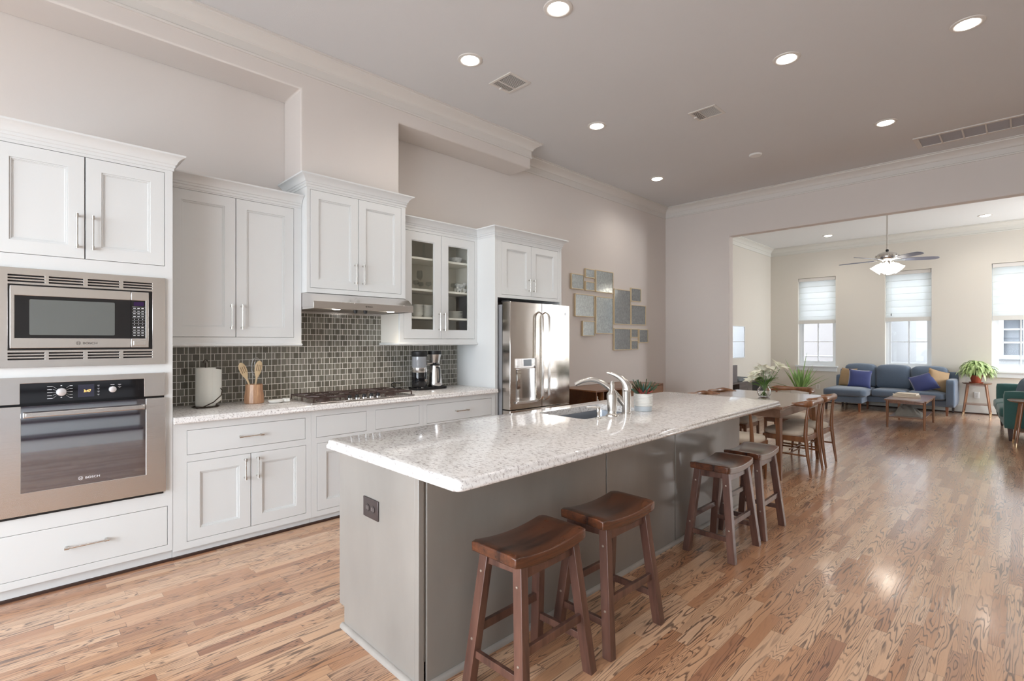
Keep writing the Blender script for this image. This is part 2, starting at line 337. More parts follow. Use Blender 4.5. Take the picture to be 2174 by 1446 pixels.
# ------------------------------------------------------------------ mesh helpers
class MB:
    def __init__(s): s.v = []; s.f = []
    def add(s, vs, fs):
        k = len(s.v); s.v += [tuple(v) for v in vs]; s.f += [tuple(i + k for i in f) for f in fs]; return s
    def box(s, x0, x1, y0, y1, z0, z1):
        x0, x1 = sorted((x0, x1)); y0, y1 = sorted((y0, y1)); z0, z1 = sorted((z0, z1))
        return s.add([(x0, y0, z0), (x1, y0, z0), (x1, y1, z0), (x0, y1, z0), (x0, y0, z1), (x1, y0, z1), (x1, y1, z1), (x0, y1, z1)],
                     [(0, 3, 2, 1), (4, 5, 6, 7), (0, 1, 5, 4), (1, 2, 6, 5), (2, 3, 7, 6), (3, 0, 4, 7)])
    def loft(s, rings, cap0=True, cap1=True, closed=True):
        n = len(rings[0]); vs = [p for r in rings for p in r]; fs = []
        for i in range(len(rings) - 1):
            for j in range(n if closed else n - 1):
                a = i * n + j; b = i * n + (j + 1) % n
                fs.append((a, b, b + n, a + n))
        if cap0: fs.append(tuple(range(n - 1, -1, -1)))
        if cap1: fs.append(tuple(range((len(rings) - 1) * n, len(rings) * n)))
        return s.add(vs, fs)
    def tube(s, pts, r, n=12, cap=True):
        pts = [Vector(p) for p in pts]; rr = r if isinstance(r, (list, tuple)) else [r] * len(pts)
        rings = []; up = None
        for i, p in enumerate(pts):
            if i == 0: d = pts[1] - p
            elif i == len(pts) - 1: d = p - pts[i - 1]
            else: d = (pts[i + 1] - p).normalized() + (p - pts[i - 1]).normalized()
            d.normalize()
            if up is None:
                up = Vector((0, 0, 1)) if abs(d.z) < 0.9 else Vector((1, 0, 0))
            a = d.cross(up)
            if a.length < 1e-5: a = d.cross(Vector((0, 1, 0)))
            a.normalize(); b = a.cross(d).normalized(); up = b
            rings.append([p + (a * math.cos(2 * PI * k / n) + b * math.sin(2 * PI * k / n)) * rr[i] for k in range(n)])
        return s.loft(rings, cap, cap)
    def beam(s, p0, p1, a0, b0, a1, b1, ax=(1, 0, 0)):
        # rectangular tapered bar; a sizes along ax, b sizes across
        p0 = Vector(p0); p1 = Vector(p1); A = Vector(ax); D = (p1 - p0).normalized()
        B = D.cross(A).normalized(); A2 = A if abs(D.dot(A)) < 0.5 else B.cross(D).normalized()
        r = []
        for p, a, b in ((p0, a0, b0), (p1, a1, b1)):
            r.append([p - A2 * a / 2 - B * b / 2, p + A2 * a / 2 - B * b / 2, p + A2 * a / 2 + B * b / 2, p - A2 * a / 2 + B * b / 2])
        return s.loft(r)
    def lathe(s, prof, c=(0, 0, 0), n=24, axis='Z', cap=True):
        rings = []
        for (r, h) in prof:
            ring = []
            for k in range(n):
                a = 2 * PI * k / n; x, y = r * math.cos(a), r * math.sin(a)
                if axis == 'Z': q = (c[0] + x, c[1] + y, c[2] + h)
                elif axis == 'X': q = (c[0] + h, c[1] + x, c[2] + y)
                else: q = (c[0] + y, c[1] + h, c[2] + x)
                ring.append(q)
            rings.append(ring)
        return s.loft(rings, cap, cap)
    def prism(s, poly, z0, z1, plane='XY'):
        def q(p, z):
            return (p[0], p[1], z) if plane == 'XY' else ((z, p[0], p[1]) if plane == 'YZ' else (p[0], z, p[1]))
        return s.loft([[q(p, z0) for p in poly], [q(p, z1) for p in poly]])
    def holed(s, a0, a1, b0, b1, t0, t1, holes, plane='YZ'):
        # plate spanning a,b with thickness t0..t1 and rectangular holes, one closed skin
        A = sorted(set([a0, a1] + [h[0] for h in holes if a0 < h[0] < a1] + [h[1] for h in holes if a0 < h[1] < a1]))
        B = sorted(set([b0, b1] + [h[2] for h in holes if b0 < h[2] < b1] + [h[3] for h in holes if b0 < h[3] < b1]))
        def full(i, j):
            if i < 0 or j < 0 or i >= len(A) - 1 or j >= len(B) - 1: return False
            ca = (A[i] + A[i + 1]) / 2; cb = (B[j] + B[j + 1]) / 2
            return not any(h[0] < ca < h[1] and h[2] < cb < h[3] for h in holes)
        def q(a, b, t): return {'YZ': (t, a, b), 'XZ': (a, t, b), 'XY': (a, b, t)}[plane]
        for i in range(len(A) - 1):
            for j in range(len(B) - 1):
                if not full(i, j): continue
                x0, x1, y0, y1 = A[i], A[i + 1], B[j], B[j + 1]
                for t in (t0, t1): s.add([q(x0, y0, t), q(x1, y0, t), q(x1, y1, t), q(x0, y1, t)], [(0, 1, 2, 3)])
                for (di, dj, e) in ((-1, 0, (x0, y0, x0, y1)), (1, 0, (x1, y0, x1, y1)), (0, -1, (x0, y0, x1, y0)), (0, 1, (x0, y1, x1, y1))):
                    if not full(i + di, j + dj):
                        s.add([q(e[0], e[1], t0), q(e[2], e[3], t0), q(e[2], e[3], t1), q(e[0], e[1], t1)], [(0, 1, 2, 3)])
        return s
    def sweep(s, path, prof, left=True, cap=True):
        # profile (out, z) swept along a plan path with mitred corners; out is to the left of travel
        sg = 1 if left else -1; P2 = [Vector(p) for p in path]; nn = []
        for i in range(len(P2)):
            ns = []
            if i > 0: d = (P2[i] - P2[i - 1]).normalized(); ns.append(Vector((-d.y, d.x)) * sg)
            if i < len(P2) - 1: d = (P2[i + 1] - P2[i]).normalized(); ns.append(Vector((-d.y, d.x)) * sg)
            if len(ns) == 2:
                m = (ns[0] + ns[1]).normalized(); m = m / max(0.2, m.dot(ns[0]))
            else: m = ns[0]
            nn.append(m)
        rings = [[(P2[i].x + nn[i].x * o, P2[i].y + nn[i].y * o, z) for o, z in prof] for i in range(len(P2))]
        return s.loft(rings, cap, cap)
    def xf(s, M): s.v = [tuple(M @ Vector(v)) for v in s.v]; return s
    def mv(s, x, y, z): s.v = [(a + x, b + y, c + z) for a, b, c in s.v]; return s
    def build(s, name, m, parent=None, bevel=0, seg=2, smooth=True, world=True, sub=0, loc=None, stuff=False, label=None, ang=40):
        me = bpy.data.meshes.new(name)
        vs = s.v
        if parent is not None and world:
            o = wloc(parent); vs = [(a - o[0], b - o[1], c - o[2]) for a, b, c in vs]
        me.from_pydata(vs, [], s.f)
        bm = bmesh.new(); bm.from_mesh(me)
        bmesh.ops.remove_doubles(bm, verts=bm.verts, dist=1e-6)
        bmesh.ops.recalc_face_normals(bm, faces=bm.faces)
        for f in bm.faces: f.smooth = smooth
        if smooth:
            for e in bm.edges:
                if len(e.link_faces) == 2 and e.calc_face_angle(0) > R(ang): e.smooth = False
        bm.to_mesh(me); bm.free()
        me.materials.append(m)
        o = bpy.data.objects.new(name, me); COL.objects.link(o)
        if parent is not None: o.parent = parent
        if loc: o.location = loc
        if bevel:
            b = o.modifiers.new('bevel', 'BEVEL'); b.width = bevel; b.segments = seg; b.limit_method = 'ANGLE'; b.angle_limit = R(35)
            b.harden_normals = False
        if sub:
            b = o.modifiers.new('subdivide', 'SUBSURF'); b.levels = sub; b.render_levels = sub
        if label: o['label'] = label
        return o
def wloc(o):
    v = Vector(o.location)
    while o.parent is not None: o = o.parent; v += Vector(o.location)
    return v
def tag(o, label, cat, group=None, kind=None):
    o['label'] = label; o['category'] = cat
    if group: o['group'] = group
    if kind: o['kind'] = kind
    return o
def thing(name, label, cat, loc=(0, 0, 0), rz=0, group=None):
    o = bpy.data.objects.new(name, None); COL.objects.link(o); o.empty_display_size = 0.1
    o.location = loc; o.rotation_euler = (0, 0, rz)
    return tag(o, label, cat, group)
def struct(o, label=None):
    o['kind'] = 'structure'
    if label: o['label'] = label
    return o
def kids(o): return [c for c in COL.objects if c.parent is o]
def dup(o, loc=None, rz=None, label=None, parent=None, group=None):
    c = o.copy(); COL.objects.link(c)
    if parent is not None: c.parent = parent
    for ch in kids(o): dup(ch, parent=c)
    if loc is not None: c.location = loc
    if rz is not None: c.rotation_euler = (0, 0, rz)
    if label: c['label'] = label
    if group: c['group'] = group
    return c
def text(name, body, size, m, parent, M, ext=0.0008):
    cu = bpy.data.curves.new(name, 'FONT'); cu.body = body; cu.size = size; cu.extrude = ext; cu.align_x = 'LEFT'
    tmp = bpy.data.objects.new('tmp', cu); COL.objects.link(tmp)
    dg = bpy.context.evaluated_depsgraph_get()
    me = bpy.data.meshes.new_from_object(tmp.evaluated_get(dg)); bpy.data.objects.remove(tmp); me.name = name
    me.transform(M)
    if parent is not None:
        o = wloc(parent); me.transform(Matrix.Translation(-o))
    me.materials.clear(); me.materials.append(m)
    o = bpy.data.objects.new(name, me); COL.objects.link(o); o.parent = parent
    return o
def textM(x, y, z, face='+X', sx=1.0):
    # lettering read from +X side: text right -> +Y, up -> +Z
    if face == '+X': B = Matrix(((0, 0, 1, x), (sx, 0, 0, y), (0, 1, 0, z), (0, 0, 0, 1)))
    else: B = Matrix(((1, 0, 0, x), (0, 0, -1, y), (0, 1, 0, z), (0, 0, 0, 1)))
    return B
def poly_round(x0, x1, y0, y1, r, n=5):
    P2 = []
    for (cx, cy, a0) in ((x1 - r, y1 - r, 0), (x0 + r, y1 - r, 90), (x0 + r, y0 + r, 180), (x1 - r, y0 + r, 270)):
        for k in range(n + 1):
            a = R(a0 + 90 * k / n); P2.append((cx + r * math.cos(a), cy + r * math.sin(a)))
    return P2

# ================================================================== THE SETTING
ZK, ZL = 3.73, 3.63
struct(MB().box(-4.55, 2.75, -3.0, 13.3, -0.12, 0.0).build('floor', FLOOR))
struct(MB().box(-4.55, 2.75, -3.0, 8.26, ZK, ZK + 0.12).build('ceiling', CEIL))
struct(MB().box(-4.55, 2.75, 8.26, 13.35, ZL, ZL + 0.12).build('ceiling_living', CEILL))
struct(MB().box(-4.57, -4.43, -3.0, 8.184, 0, ZK).build('wall_left', WALLK))
struct(MB().holed(-4.57, 2.75, 0, ZK, 8.184, 8.34, [(-3.317, 1.9, -1, 3.085)], 'XZ').build('wall_divider', WALLK, bevel=0.012, seg=3))
struct(MB().holed(8.34, 13.17, 0, ZL, -4.47, -4.33, []).build('wall_left_living', WALLL))
WINS = [(-3.725, -2.96), (-2.055, -1.29), (-0.41, 0.355)]
struct(MB().holed(-4.47, 2.75, 0, ZL, 13.17, 13.36, [(a, b, 0.83, 2.865) for a, b in WINS], 'XZ').build('wall_far', WALLL))
struct(MB().holed(-3.0, 13.36, 0, ZK, 2.6, 2.75, [(11.3, 12.9, 0.7, 2.9)]).build('wall_right', WALLL))
struct(MB().holed(-4.57, 2.75, 0, ZK, -3.0, -2.86, [(-3.5, 1.1, 0.25, 2.75)], 'XZ').build('wall_back', WALLK))
# soffit above the cabinets with the chase that drops to the hood cabinet
sf = MB().prism([(1.64, 2.702), (2.55, 2.702), (2.55, 3.43), (4.335, 3.43), (4.335, ZK), (-2.86, ZK), (-2.86, 3.43), (1.64, 3.43)], -4.431, -4.08, 'YZ')
struct(sf.build('wall_soffit', WALLK, bevel=0.012, seg=3))

def crown(z):
    return [(0, z - .18), (.014, z - .18), (.016, z - .166), (.008, z - .158), (.008, z - .098), (.020, z - .090), (.024, z - .080), (.034, z - .064),
            (.058, z - .044), (.085, z - .030), (.094, z - .026), (.097, z - .014), (.112, z - .012), (.112, z - .001), (0, z - .001)]
struct(MB().sweep([(-4.08, -2.86), (-4.08, 4.335), (-4.43, 4.335)], crown(ZK), left=False).build('trim_1', TRIMK, ang=25))
struct(MB().sweep([(-4.43, 4.45), (-4.43, 8.184), (2.6, 8.184), (2.6, -2.86)], crown(ZK), left=False).build('trim_2', TRIMK, ang=25))
struct(MB().sweep([(-4.33, 8.34), (-4.33, 13.17), (2.6, 13.17), (2.6, 8.34)], crown(ZL), left=False).build('trim_3', TRIML, ang=25))
bb = [(0, 0.0), (.014, 0.0), (.014, .14), (.010, .15), (.006, .165), (0, .165)]
sh = [(0.014, 0.0), (.032, 0.0), (.030, .010), (.022, .018), (0.014, .020)]
for nm, path, left in (('baseboard_left', [(-4.43, 4.60), (-4.43, 8.184), (-3.317, 8.184)], False),
                       ('baseboard_left_living', [(-4.33, 8.34), (-4.33, 13.17), (2.6, 13.17), (2.6, 8.34)], False)):
    b_ = struct(MB().sweep(path, bb, left=left).build(nm, TRIML))
    s_ = MB().sweep(path, sh, left=left).build('shoe_moulding', LEGB, b_)

def make_window(n, a, b, z0, z1, shade=True, drop=1.80):
    w = struct(bpy.data.objects.new('window_%d' % n, None)); COL.objects.link(w); w.location = ((a + b) / 2, 13.3, z0)
    f = MB().holed(a, b, z0, z1, 13.27, 13.35, [(a + .045, b - .03, z0 + .045, z1 - .03)], 'XZ')
    f.build('window_frame', WINW, w, bevel=0.003)
    zm = (z0 + z1) / 2 + 0.02
    for (zl, zh, y, rows) in ((z0 + .045, zm + .02, 13.285, 2), (zm - .02, z1 - .03, 13.315, 2)):
        A, B = a + .045, b - .03; s = .05
        holes = []; cx = (A + B) / 2
        ys = [zl + s + (zh - zl - 2 * s) * k / rows for k in range(rows + 1)]
        for k in range(rows):
            holes += [(A + s, cx - .012, ys[k] + .008, ys[k + 1] - .008), (cx + .012, B - s, ys[k] + .008, ys[k + 1] - .008)]
        sa = MB().holed(A, B, zl, zh, y, y + .03, holes, 'XZ').build('sash', WINW, w, bevel=0.002)
        MB().box(A + .01, B - .01, y + .013, y + .017, zl + .01, zh - .01).build('pane', WGLASS, sa)
    sl = MB().box(a - .05, b + .05, 13.115, 13.27, z0 - .03, z0 + .002)
    sl.box(a - .03, b + .03, 13.145, 13.169, z0 - .12, z0 - .03)
    sl.build('window_sill', WINW if n != 1 else WINW, w, bevel=0.004)
    if shade:
        t = thing('roman_shade', {1: 'white roman shade on the left window, above the spider plant', 2: 'white roman shade on the middle window, behind the ceiling fan lights', 3: 'white roman shade on the right window, cut by the photo edge'}[n], 'window shade', ((a + b) / 2, 13.2, z1))
        x0, x1 = a + .012, b - .012
        MB().box(x0, x1, 13.19, 13.24, z1 - .075, z1 - .004).build('head_rail', TRIMK, t, bevel=0.003)
        prof = []; z = z1 - .07; n_f = 6; st = (z - (drop + .16)) / n_f
        for k in range(n_f):
            prof += [(13.228, z), (13.215, z - st * .92), (13.207, z - st * .97)]; z -= st
        prof += [(13.220, z), (13.190, z - .10), (13.200, z - .125)]
        th = MB(); A = [(x0, p[0], p[1]) for p in prof]; B = [(x1, p[0], p[1]) for p in prof]
        A2 = [(x0, p[0] + .004, p[1]) for p in prof]; B2 = [(x1, p[0] + .004, p[1]) for p in prof]
        m_ = len(prof)
        for k in range(m_ - 1):
            th.add([A[k], B[k], B[k + 1], A[k + 1]], [(0, 1, 2, 3)]); th.add([A2[k], B2[k], B2[k + 1], A2[k + 1]], [(0, 3, 2, 1)])
        th.build('shade_fabric', SHADE, t, smooth=False)
        st_ = MB()
        for k in range(4): st_.box(x0, x1, 13.185 + k * .010, 13.190 + k * .010, drop + .004 * k, drop + .085 - .008 * k)
        st_.build('folded_hem', mat('shade_hem_fabric', (0.72, 0.71, 0.67), 0.9, noise=0.02), t, bevel=0.002)
        if n == 2:
            c_ = MB().tube([(-1.95, 13.18, z1 - .05), (-1.95, 13.18, 1.98)], .002, 6).build('pull_cord', WINW, t)
            MB().lathe([(.003, 0), (.008, -.02), (.007, -.055), (.003, -.06)], (-1.95, 13.18, 1.985), 8).build('cord_tassel', VENTG, t)
    return w
for i, (a, b) in enumerate(WINS): make_window(i + 1, a, b, 0.83, 2.865, True, (1.80, 1.81, 1.79)[i])
# wall mirror in the living room, seen past the divider
t = thing('wall_mirror', 'small wall mirror reflecting a window, on the left living-room wall', 'mirror', (-4.33, 11.1, 1.38))
MB().holed(10.72, 11.50, 1.03, 1.725, -4.329, -4.312, [(10.735, 11.485, 1.045, 1.71)]).build('frame', WINW, t, bevel=.002)
MB().box(-4.328, -4.318, 10.733, 11.487, 1.043, 1.712).build('glass', MIRW, t)
# staircase at the right of the kitchen, outside the frame but mirrored in the oven door
sc_ = MB()
for k in range(6): sc_.box(1.25 + k * .26, 2.6, -1.2, 1.3, .18 * k, .18 * (k + 1) - .03)
sc_ = struct(sc_.build('staircase', WINW))
tr_ = MB()
for k in range(6): tr_.box(1.22 + k * .26, 1.25 + (k + 1) * .26, -1.2, 1.3, .18 * (k + 1) - .0295, .18 * (k + 1))
tr_.build('treads', LEGB, sc_)
# glazing of the openings behind and to the right of the camera
w = struct(bpy.data.objects.new('window_5', None)); COL.objects.link(w); w.location = (-1.2, -2.93, .25)
MB().holed(-3.5, 1.1, .25, 2.75, -2.95, -2.91, [(-3.44 + k * 1.13, -3.44 + k * 1.13 + 1.07, .31 + j * 1.22, .31 + j * 1.22 + 1.16) for k in range(4) for j in range(2)], 'XZ').build('window_frame', WINW, w)
for k, (y0, y1, z0, z1) in enumerate([ (11.3, 12.9, .7, 2.9)]):
    w = struct(bpy.data.objects.new('window_%d' % (6 + k), None)); COL.objects.link(w); w.location = (2.65, (y0 + y1) / 2, z0)
    n_ = 2; ww = (y1 - y0) / n_
    MB().holed(y0, y1, z0, z1, 2.65, 2.69, [(y0 + i * ww + .06, y0 + (i + 1) * ww - .06, z0 + .06 + j * (z1 - z0) / 2, z0 - .06 + (j + 1) * (z1 - z0) / 2) for i in range(n_) for j in range(2)]).build('window_frame', WINW, w)

# outside, seen through the far windows: neighbouring house
nb = thing('neighbour_house', 'pale stucco neighbouring house seen through the far living-room windows', 'house', (0, 17, -3))
MB().holed(-2.75, 6.0, -3.0, 7.0, 17.0, 17.25, [(-0.40, 1.15, 0.98, 2.35)], 'XZ').build('front_wall', STUCCOW, nb)
MB().box(-9.5, -2.75, 16.4, 19.5, -3, 7).box(-2.75, 6, 19.3, 19.5, -3, 7).build('side_wing', STUCCO, nb)
mm = MB().sweep([(-2.75, 17.0), (6.0, 17.0)], [(0, .55), (.05, .55), (.05, .62), (.12, .66), (.12, .70), (.20, .76), (.20, .84), (0, .84)], left=False)
mm.build('ledge', STUCCOW, nb)
MB().sweep([(-9.5, 16.4), (-2.75, 16.4)], [(0, .96), (.02, .965), (.02, .985), (0, .99)], left=False).box(-3.02, -2.80, 16.1, 16.4, .62, .70).box(-2.97, -2.80, 16.2, 16.4, .50, .62).build('wall_band', STUCCOW, nb)
wn = MB().holed(-0.42, 1.17, .96, 2.37, 16.95, 17.05, [(-.32 + i * .37, -.32 + i * .37 + .33, 1.06 + j * .32, 1.06 + j * .32 + .28) for i in range(4) for j in range(4)], 'XZ').build('window', STUCCOW, nb)
MB().box(-.40, 1.15, 17.06, 17.08, .98, 2.35).build('pane', NGLASS, wn)
struct(MB().box(-30, 30, -30, 40, -3.2, -3.0).build('ground_outside', PAVE))

# ================================================================== CEILING FITTINGS
def make_can():
    t = thing('recessed_light', 'x', 'ceiling light', (0, 0, 0), 0, 'recessed ceiling lights')
    MB().lathe([(.072, .0), (.072, -.006), (.080, -.010), (.088, -.009), (.100, -.006), (.103, 0)], n=40).build('trim_ring', TRIMK, t)
    MB().lathe([(.071, -.001), (.069, -.008), (.060, -.014), (.040, -.019), (.015, -.021), (.001, -.0212)], n=32).build('bulb', BULB, t)
    return t
CANS = [(-2.283, 2.707, ZK, 'recessed ceiling light at the top edge of the photo'), (-3.216, 2.687, ZK, 'recessed ceiling light above the left ceiling vent'),
        (-3.238, 4.486, ZK, 'recessed ceiling light between the soffit end and the middle ceiling vent'), (-3.681, 6.557, ZK, 'small recessed ceiling light nearest the far left kitchen corner'),
        (-0.284, 4.978, ZK, 'recessed ceiling light in the upper right corner of the photo'), (-1.367, 4.53, ZK, 'recessed ceiling light above the middle ceiling vent, nearest to the right of it'),
        (-1.026, 6.609, ZK, 'recessed ceiling light beside the long return air grille'),
        (-2.888, 12.237, ZL, 'recessed light in the living-room ceiling left of the fan rod'), (-0.463, 12.252, ZL, 'recessed light in the living-room ceiling right of the fan')]
def spot(x, y, z, e):
    d = bpy.data.lights.new('downlight_beam', 'SPOT'); d.energy = e; d.spot_size = R(150); d.spot_blend = 0.9; d.shadow_soft_size = .07; d.color = (1, .94, .86)
    o = bpy.data.objects.new('downlight_beam', d); COL.objects.link(o); o.location = (x, y, z - .03)
can0 = make_can()
for i, (x, y, z, lab) in enumerate(CANS):
    c = can0 if i == 0 else dup(can0)
    c.location = (x, y, z); c['label'] = lab; spot(x, y, z, 38)
for x, y in ((-1.35, 0.6), (-0.2, 2.8)):   # the same grid goes on outside the frame
    spot(x, y, ZK, 34)

def make_vent(lab, x, y):
    t = thing('ceiling_vent', lab, 'air vent', (x, y, ZK), 0, 'square ceiling vents')
    MB().holed(-.14, .14, -.13, .13, -.008, 0, [(-.115, .115, -.105, .105)], 'XY').build('frame', TRIMK, t, world=False, bevel=0.002)
    MB().box(-.115, .115, -.105, .105, -.002, -.0005).build('duct_opening', VENTG, t, world=False)
    s = MB()
    for k in range(14): s.box(-.035, .113, -.10 + k * .015, -.0955 + k * .015, -.004, -.002)
    for k in range(5): s.box(-.112 + k * .014, -.1075 + k * .014, -.10, .10, -.004, -.002)
    s.box(-.045, -.036, -.105, .105, -.007, -.002)
    s.build('louvres', TRIMK, t, world=False)
    MB().box(-.13, -.10, -.01, .01, -.022, -.008).build('lever', TRIMK, t, world=False)
    return t
make_vent('white louvred ceiling vent nearest the soffit', -3.25, 3.18)
make_vent('white louvred ceiling vent near the middle of the kitchen ceiling', -2.265, 5.03)
t = thing('return_air_grille', 'long white return air grille in the ceiling by the divider wall', 'air vent', (.1, 7.55, ZK))
MB().holed(-.89, 1.1, 7.36, 7.77, ZK - .012, ZK, [(-.84 + k * .19, -.84 + k * .19 + .175, 7.40, 7.73) for k in range(10)], 'XY').build('frame', TRIMK, t, bevel=.002)
MB().box(-.86, 1.07, 7.38, 7.75, ZK - .004, ZK - .001).build('filter', VENTB, t)
tag(MB().lathe([(.075, 0), (.075, -.008), (.066, -.018), (.001, -.020)], (-2.343, 6.588, ZK), 28).build('smoke_detector', PLAST), 'flat round white smoke detector on the kitchen ceiling', 'smoke detector')
tag(MB().lathe([(.035, 0), (.035, -.02), (.03, -.05), (.001, -.055)], (0.05, 4.62, ZK), 20).build('ceiling_sensor', PLAST), 'small white ceiling sensor at the top right edge of the photo', 'sensor')

# ceiling fan in the living room
fan = thing('ceiling_fan', 'brushed nickel ceiling fan with blades and lit glass shades', 'ceiling fan', (-1.60, 10.45, ZL))
fz = 2.80
MB().lathe([(.065, 0), (.06, -.03), (.02, -.07), (.018, -.07)], (-1.60, 10.45, ZL)).build('canopy', NICKEL, fan)
MB().tube([(-1.60, 10.45, ZL - .06), (-1.60, 10.45, fz + .10)], .011, 10).build('down_rod', NICKEL, fan)
MB().lathe([(.018, .12), (.022, .11), (.022, .09), (.018, .085)], (-1.60, 10.45, fz + .02)).build('rod_collar', BLACKM, fan)
mt = MB().lathe([(.02, .10), (.07, .095), (.13, .07), (.155, .04), (.158, .0), (.14, -.03), (.09, -.045), (.06, -.06), (.055, -.11), (.04, -.12), (.001, -.122)], (-1.60, 10.45, fz), 36)
for k in range(14):
    a = 2 * PI * k / 14; mt.lathe([(.016, -.012), (.016, .012)], (-1.60 + .155 * math.cos(a), 10.45 + .155 * math.sin(a), fz + .028), 8)
mt.build('motor_housing', NICKEL, fan)
for k in range(5):
    a = R(45.37 + 180 + 18 + 72 * k)
    M = Matrix.Translation((-1.60, 10.45, fz - .035)) @ Matrix.Rotation(a, 4, 'Z') @ Matrix.Rotation(R(-12), 4, 'X')
    pl = [(.20, -.045), (.30, -.062), (.62, -.068), (.69, -.055), (.72, -.02), (.72, .02), (.69, .055), (.62, .068), (.30, .062), (.20, .045)]
    bl = MB().prism(pl, -.004, .004).xf(M).build('fan_blade', BLADE, fan)
    MB().prism([(.10, -.02), (.26, -.04), (.26, .04), (.10, .02)], -.010, -.004).xf(M).build('blade_arm', NICKEL, bl)
for k in range(4):
    a = R(45.37 + 45 + 90 * k); d = Vector((math.cos(a), math.sin(a), 0))
    c = Vector((-1.60, 10.45, fz - .09)) + d * .065
    M = Matrix.Translation(c) @ Matrix.Rotation(a, 4, 'Z') @ Matrix.Rotation(R(-40), 4, 'Y') @ Matrix.Scale(1.22, 4) @ Matrix.Rotation(PI, 4, 'X')
    MB().lathe([(.020, 0), (.024, .02), (.045, .055), (.056, .09), (.062, .115), (.074, .135), (.070, .134), (.058, .115), (.050, .09), (.02, .03)], n=24, cap=False).xf(M).build('glass_shade', BULBF, fan)
pc = MB()
for dx, ln in ((-.02, .14), (.03, .10)):
    pc.tube([(-1.60 + dx, 10.42, fz - .12), (-1.60 + dx, 10.42, fz - .12 - ln)], .0025, 6).lathe([(.006, 0), (.008, -.02), (.003, -.03)], (-1.60 + dx, 10.42, fz - .12 - ln), 8)
pc.build('pull_chain', NICKEL, fan)
# ================================================================== KITCHEN CABINETS
def pull(parent, x, y, z, L, vert=True):
    m = MB()
    e = L / 2; st = .030
    if vert: A, B = (x + st, y, z - e), (x + st, y, z + e); posts = [(y, z - e + .008), (y, z + e - .008)]
    else: A, B = (x + st, y - e, z), (x + st, y + e, z); posts = [(y - e + .008, z), (y + e - .008, z)]
    A, B = Vector(A), Vector(B); d = (B - A).normalized()
    m.tube([A + d * .01, B - d * .01], .0048, 10)
    for p, q in ((A - d * .004, A + d * .018), (B - d * .018, B + d * .004)): m.tube([p, q], .0078, 12)
    for (yy, zz) in posts: m.tube([(x - .001, yy, zz), (x + st, yy, zz)], [.0075, .0055], 10)
    return m.build('handle', NICKEL, parent)
def shaker(parent, xf, y0, y1, z0, z1, hy=None, hz=None, hl=.19, name='door', st=.072, glass=False):
    g = .0025; y0 += g; y1 -= g; z0 += g; z1 -= g
    m = MB().holed(y0, y1, z0, z1, xf - .020, xf, [(y0 + st, y1 - st, z0 + st, z1 - st)])
    m.holed(y0 + st, y1 - st, z0 + st, z1 - st, xf - .016, xf - .0045, [(y0 + st + .008, y1 - st - .008, z0 + st + .008, z1 - st - .008)])
    if not glass:
        m.holed(y0 + st + .008, y1 - st - .008, z0 + st + .008, z1 - st - .008, xf - .016, xf - .008, [(y0 + st + .013, y1 - st - .013, z0 + st + .013, z1 - st - .013)])
        m.box(xf - .018, xf - .012, y0 + st, y1 - st, z0 + st, z1 - st)
    d = m.build(name, WHITE, parent, bevel=0.0012, seg=2)
    if glass: MB().box(xf - .012, xf - .009, y0 + st - .005, y1 - st + .005, z0 + st - .005, z1 - st + .005).build('pane', GLASS, d)
    if hy is not None: pull(d, xf, hy, hz, hl, True)
    return d
def drawer(parent, xf, y0, y1, z0, z1, handle=True, hl=.15):
    g = .0025
    d = MB().box(xf - .02, xf, y0 + g, y1 - g, z0 + g, z1 - g).build('drawer' if handle else 'drawer_front', WHITE, parent, bevel=0.0012)
    if handle: pull(d, xf, (y0 + y1) / 2, (z0 + z1) / 2, hl, False)
    return d
def crown2(z): return [(0, z - .095), (.006, z - .095), (.006, z - .078), (.012, z - .074), (.012, z - .060), (.018, z - .056), (.020, z - .050), (.024, z - .040), (.036, z - .024), (.050, z - .014), (.056, z - .012), (.060, z - .010), (.062, z), (0, z)]

# tall oven cabinet
XF = -3.79
tc_ = thing('oven_cabinet', 'tall white cabinet holding the microwave and wall oven at the left edge', 'cabinet', (-4.1, .29, 0))
OV = (-.083, .663)
m = MB().box(-4.428, -3.812, -.137, .715, .07, 1.24).box(-4.428, -3.812, -.137, .715, 1.80, 2.482)
m = MB().box(-4.428, XF - .022, -.137, -.117, .07, 2.482).box(-4.428, XF - .022, .695, .715, .07, 2.482).box(-4.428, -4.41, -.117, .695, .07, 2.482)
for z in (.07, .43, 1.218, 1.805, 2.462): m.box(-4.41, XF - .022, -.117, .695, z, z + .018)
m.build('carcass', WHITE, tc_)
MB().holed(-.137, .715, .072, 2.482, XF - .022, XF, [(-.095, .673, 1.870, 2.460), (OV[0], OV[1], 1.262, 1.787), (OV[0], OV[1], .450, 1.192), (-.095, .688, .113, .360)]).build('face_frame', WHITE, tc_, bevel=.001)
shaker(tc_, XF, -.095, .289, 1.870, 2.460, .253, 2.025)
shaker(tc_, XF, .289, .673, 1.870, 2.460, .323, 2.022)
drawer(tc_, XF, -.095, .688, .113, .360, True, .19)
MB().box(-4.40, XF - .03, -.137, .715, .0, .07).build('toe_kick', WHITE, tc_)
MB().sweep([(XF - .032 + .0, -.137), (XF - .032, .715)], [(0, 0), (.016, 0), (.014, .012), (0, .016)], left=False).build('shoe_moulding', LEGB, tc_)
MB().sweep([(XF, -.137), (XF, .715), (-4.43, .715)], crown2(2.572), left=False).build('crown', WHITE, tc_, ang=25)

